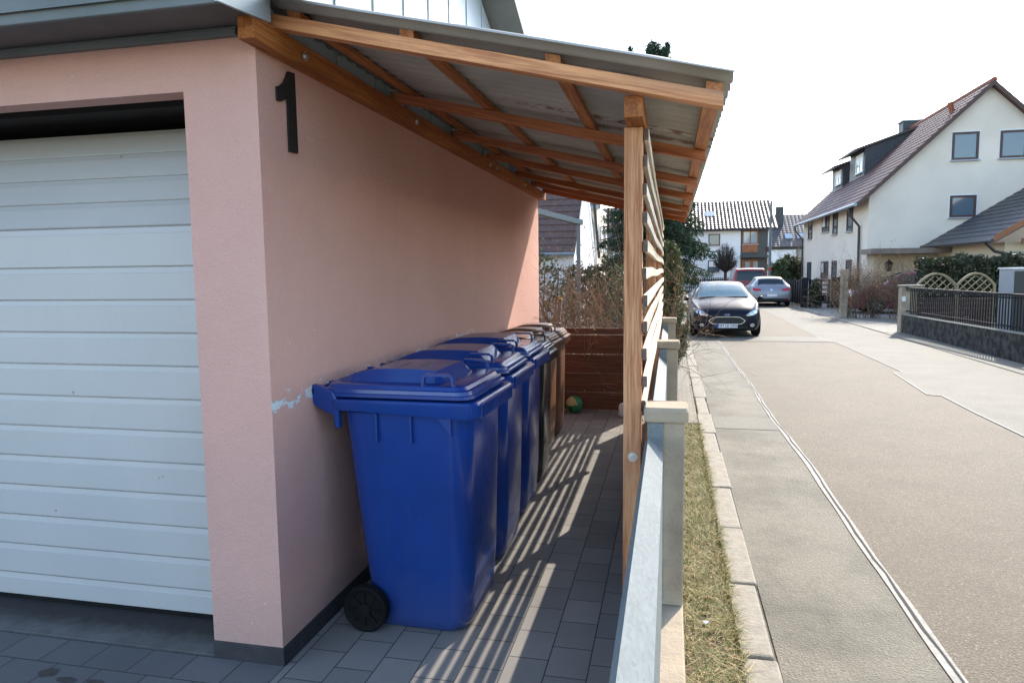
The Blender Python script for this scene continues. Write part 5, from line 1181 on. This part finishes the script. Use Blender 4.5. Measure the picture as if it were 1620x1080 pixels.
for s_ in (-1, 1):
    mb = MB(); mb.loft([[(s_ * (.90 + .10 * q) , 1.30 + .055 * math.cos(a) * r, 1.00 + .065 * math.sin(a) * r) for a in [i * .5236 for i in range(12)]] for q, r in ((-.35, .3), (-.1, .8), (.3, 1.05), (.7, 1.0), (.95, .7), (1.05, .3))])
    mr = mb.build('wing_mirror', M_CARBLK, bk, smooth=True, world=False); MB().box(s_ * .93 - .07, s_ * .93 + .07, 1.352, 1.36, .955, 1.045).build('mirror_glass', M_CHROME, mr, world=False)
for x0, x1 in ((-.62, -.08), (-.02, .60)): MB().tube([(x0, 1.08, 1.032), ((x0 + x1) / 2, 1.10, 1.055), (x1, 1.13, 1.052)], .011, 5).build('wiper', M_PLAST, bk, world=False)
for s_ in (-.33, .33):
    mb = MB(); mb.loft([rrect(s_ - .14 + e, s_ + .14 - e, 2.06, 2.14, .03, z) for z, e in ((.95, .0), (1.15, 0.02), (1.17, .07), (1.21, .05), (1.29, .06))]); mb.build('seat', M_PLAST, bk, world=False, smooth=True)
bk.location = (1.345, 17.72, GZ + .01); bk.rotation_euler = (0, 0, math.radians(.6)); bk.scale = (.985, .985, .90)

# --- silver hatchback seen from behind: its tail faces the camera, so local +y runs away from us reversed
st = [(0.0, .28, .55, .52, .62, .45, .68, 0), (.06, .2, .72, .56, .70, .5, .76, 0), (.3, .175, .86, .66, .82, .52, .88, 0), (.8, .17, .895, .73, .91, .55, .965, 0), (1.15, .17, .90, .75, .95, .6, 1.02, .1), (1.6, .17, .90, .77, .97, .62, 1.28, .75),
      (2.0, .17, .90, .78, .98, .60, 1.44, 1), (2.6, .17, .90, .80, .99, .595, 1.47, 1), (3.4, .18, .90, .82, 1.02, .585, 1.44, 1), (3.75, .19, .90, .83, 1.03, .575, 1.38, 1), (4.00, .21, .89, .82, 1.01, .58, 1.14, .8), (4.14, .24, .875, .78, .93, .56, .98, .35), (4.22, .26, .855, .72, .82, .55, .85, .1), (4.255, .34, .78, .62, .70, .5, .72, 0)]
sv, bv, bdy = car('parked_car', 'silver hatchback seen from behind, parked at the right kerb', M_CARSIL, st, (1.2, 1.95), (3.70, 4.03), (1.45, 3.6, .5, .3), (.85, 3.45), .32, 'cars parked along the street')
tl = [(.44, .80), (.60, .775), (.80, .80), (.835, .87), (.80, .925), (.62, .905), (.46, .86)]
for q in (tl, mir(tl)): drape(bv, q, 'tail_light', M_TAILL, sv, False, .012)
drape(bv, ell(0, .835, .05, .05), 'emblem', M_CHROME, sv, False, .012)
drape(bv, [(-.72, .24), (.72, .24), (.78, .36), (.70, .42), (-.70, .42), (-.78, .36)], 'rear_bumper', M_PLAST, sv, False, .012)
for s_ in (-1, 1): drape(bv, [(s_ * .56, .36), (s_ * .74, .365), (s_ * .74, .395), (s_ * .56, .39)], 'reflector', M_TAILL, sv, False, .022)
hit = bv.ray_cast(Vector((0, 10, .58)), Vector((0, -1, 0))); plate(sv, '', hit[0].y + .012, .56, False)
MB().tube([(-.3, 4.02, 1.13), (.0, 4.05, 1.12), (.25, 4.03, 1.16)], .01, 5).build('wiper', M_PLAST, sv, world=False)
for s_ in (-1, 1): MB().loft([[(s_ * (.95 + .10 * q), 1.42 + .05 * math.cos(a) * r, 1.0 + .06 * math.sin(a) * r) for a in [i * .5236 for i in range(12)]] for q, r in ((-.3, .3), (.2, 1.0), (.7, 1.0), (1.05, .3))]).build('wing_mirror', M_CARSIL, sv, smooth=True, world=False)
sv.location = (4.27, 32.3 + 4.25, GZ + .01); sv.rotation_euler = (0, 0, math.radians(180 - 178.5 + 178.5)); sv.rotation_euler = (0, 0, math.radians(0))
sv.rotation_euler = (0, 0, math.pi + math.radians(0)); sv.scale = (.94, .94, .885)
sv.location = (4.30, 32.2 + 4.2, GZ + .01)

# --- red van behind it
st = [(0.0, .35, .6, .62, .80, .5, .86, 0), (.1, .25, .82, .68, .92, .5, .98, 0), (.5, .23, .93, .80, 1.06, .55, 1.12, 0), (.85, .23, .95, .85, 1.12, .66, 1.22, .1), (1.3, .23, .95, .88, 1.15, .74, 1.65, .8), (1.75, .23, .95, .9, 1.16, .76, 1.88, 1), (2.6, .23, .95, .9, 1.17, .77, 1.95, 1), (4.2, .23, .95, .9, 1.17, .77, 1.95, 1), (4.65, .25, .945, .9, 1.16, .76, 1.91, 1), (4.80, .28, .92, .88, 1.10, .74, 1.74, 1), (4.88, .32, .90, .85, 1.02, .72, 1.10, .5), (4.92, .4, .86, .7, .85, .66, .92, .1)]
vn, bv, bdy = car('parked_van', 'red van parked farther along, seen from behind above the silver car', M_CARRED, st, (.9, 1.7), None, (1.15, 4.5, .45, .1), (.95, 3.95), .34, 'cars parked along the street')
vn['category'] = 'van'
drape(bv, [(-.70, 1.20), (.70, 1.20), (.74, 1.30), (.66, 1.74), (.55, 1.77), (-.55, 1.77), (-.66, 1.74), (-.74, 1.30)], 'rear_window', M_CGLASS, vn, False, .012)
for s_ in (-1, 1):
    q = [(s_ * .80, .80), (s_ * .90, .82), (s_ * .87, 1.25), (s_ * .79, 1.22)]; drape(bv, q, 'tail_light', M_TAILL, vn, False, .012)
hit = bv.ray_cast(Vector((0, 10, .75)), Vector((0, -1, 0))); plate(vn, '', hit[0].y + .012, .72, False)
vn.location = (4.15, 39.3 + 4.9, GZ + .01); vn.rotation_euler = (0, 0, math.pi); vn.scale = (.97, .97, .87)

# --- magenta car on the driveway, behind the bare hedge
st = [(0.0, .28, .52, .52, .62, .45, .68, 0), (.06, .2, .68, .56, .72, .48, .76, 0), (.3, .175, .80, .66, .84, .5, .89, 0), (.75, .17, .83, .73, .93, .53, .99, 0), (1.0, .17, .84, .75, .97, .57, 1.04, .1), (1.4, .17, .84, .77, .99, .59, 1.3, .75), (1.8, .17, .84, .78, 1.0, .57, 1.46, 1), (2.5, .17, .84, .8, 1.02, .565, 1.49, 1), (3.2, .18, .84, .82, 1.05, .55, 1.44, 1), (3.65, .2, .82, .8, 1.04, .53, 1.22, .8), (3.8, .3, .72, .7, .9, .5, .96, .4)]
mg, bv, bdy = car('parked_car', 'magenta small car half hidden behind the leafless brown hedge', M_CARMAG, st, (1.05, 1.75), (3.4, 3.62), (1.25, 3.3, .5, .3), (.78, 3.1), .30)
hl = [(.42, .62), (.60, .62), (.75, .72), (.72, .80), (.56, .74)]
for q in (hl, mir(hl)): drape(bv, q, 'headlight', M_HEADL, mg, True, .012)
for s_ in (-1, 1): MB().loft([[(s_ * (.88 + .10 * q), 1.25 + .05 * math.cos(a) * r, .99 + .06 * math.sin(a) * r) for a in [i * .5236 for i in range(12)]] for q, r in ((-.3, .3), (.2, 1.0), (.7, 1.0), (1.05, .3))]).build('wing_mirror', M_CARMAG, mg, smooth=True, world=False)
mg.location = (6.35, 28.0, GZ + .02); mg.rotation_euler = (0, 0, math.radians(-90))
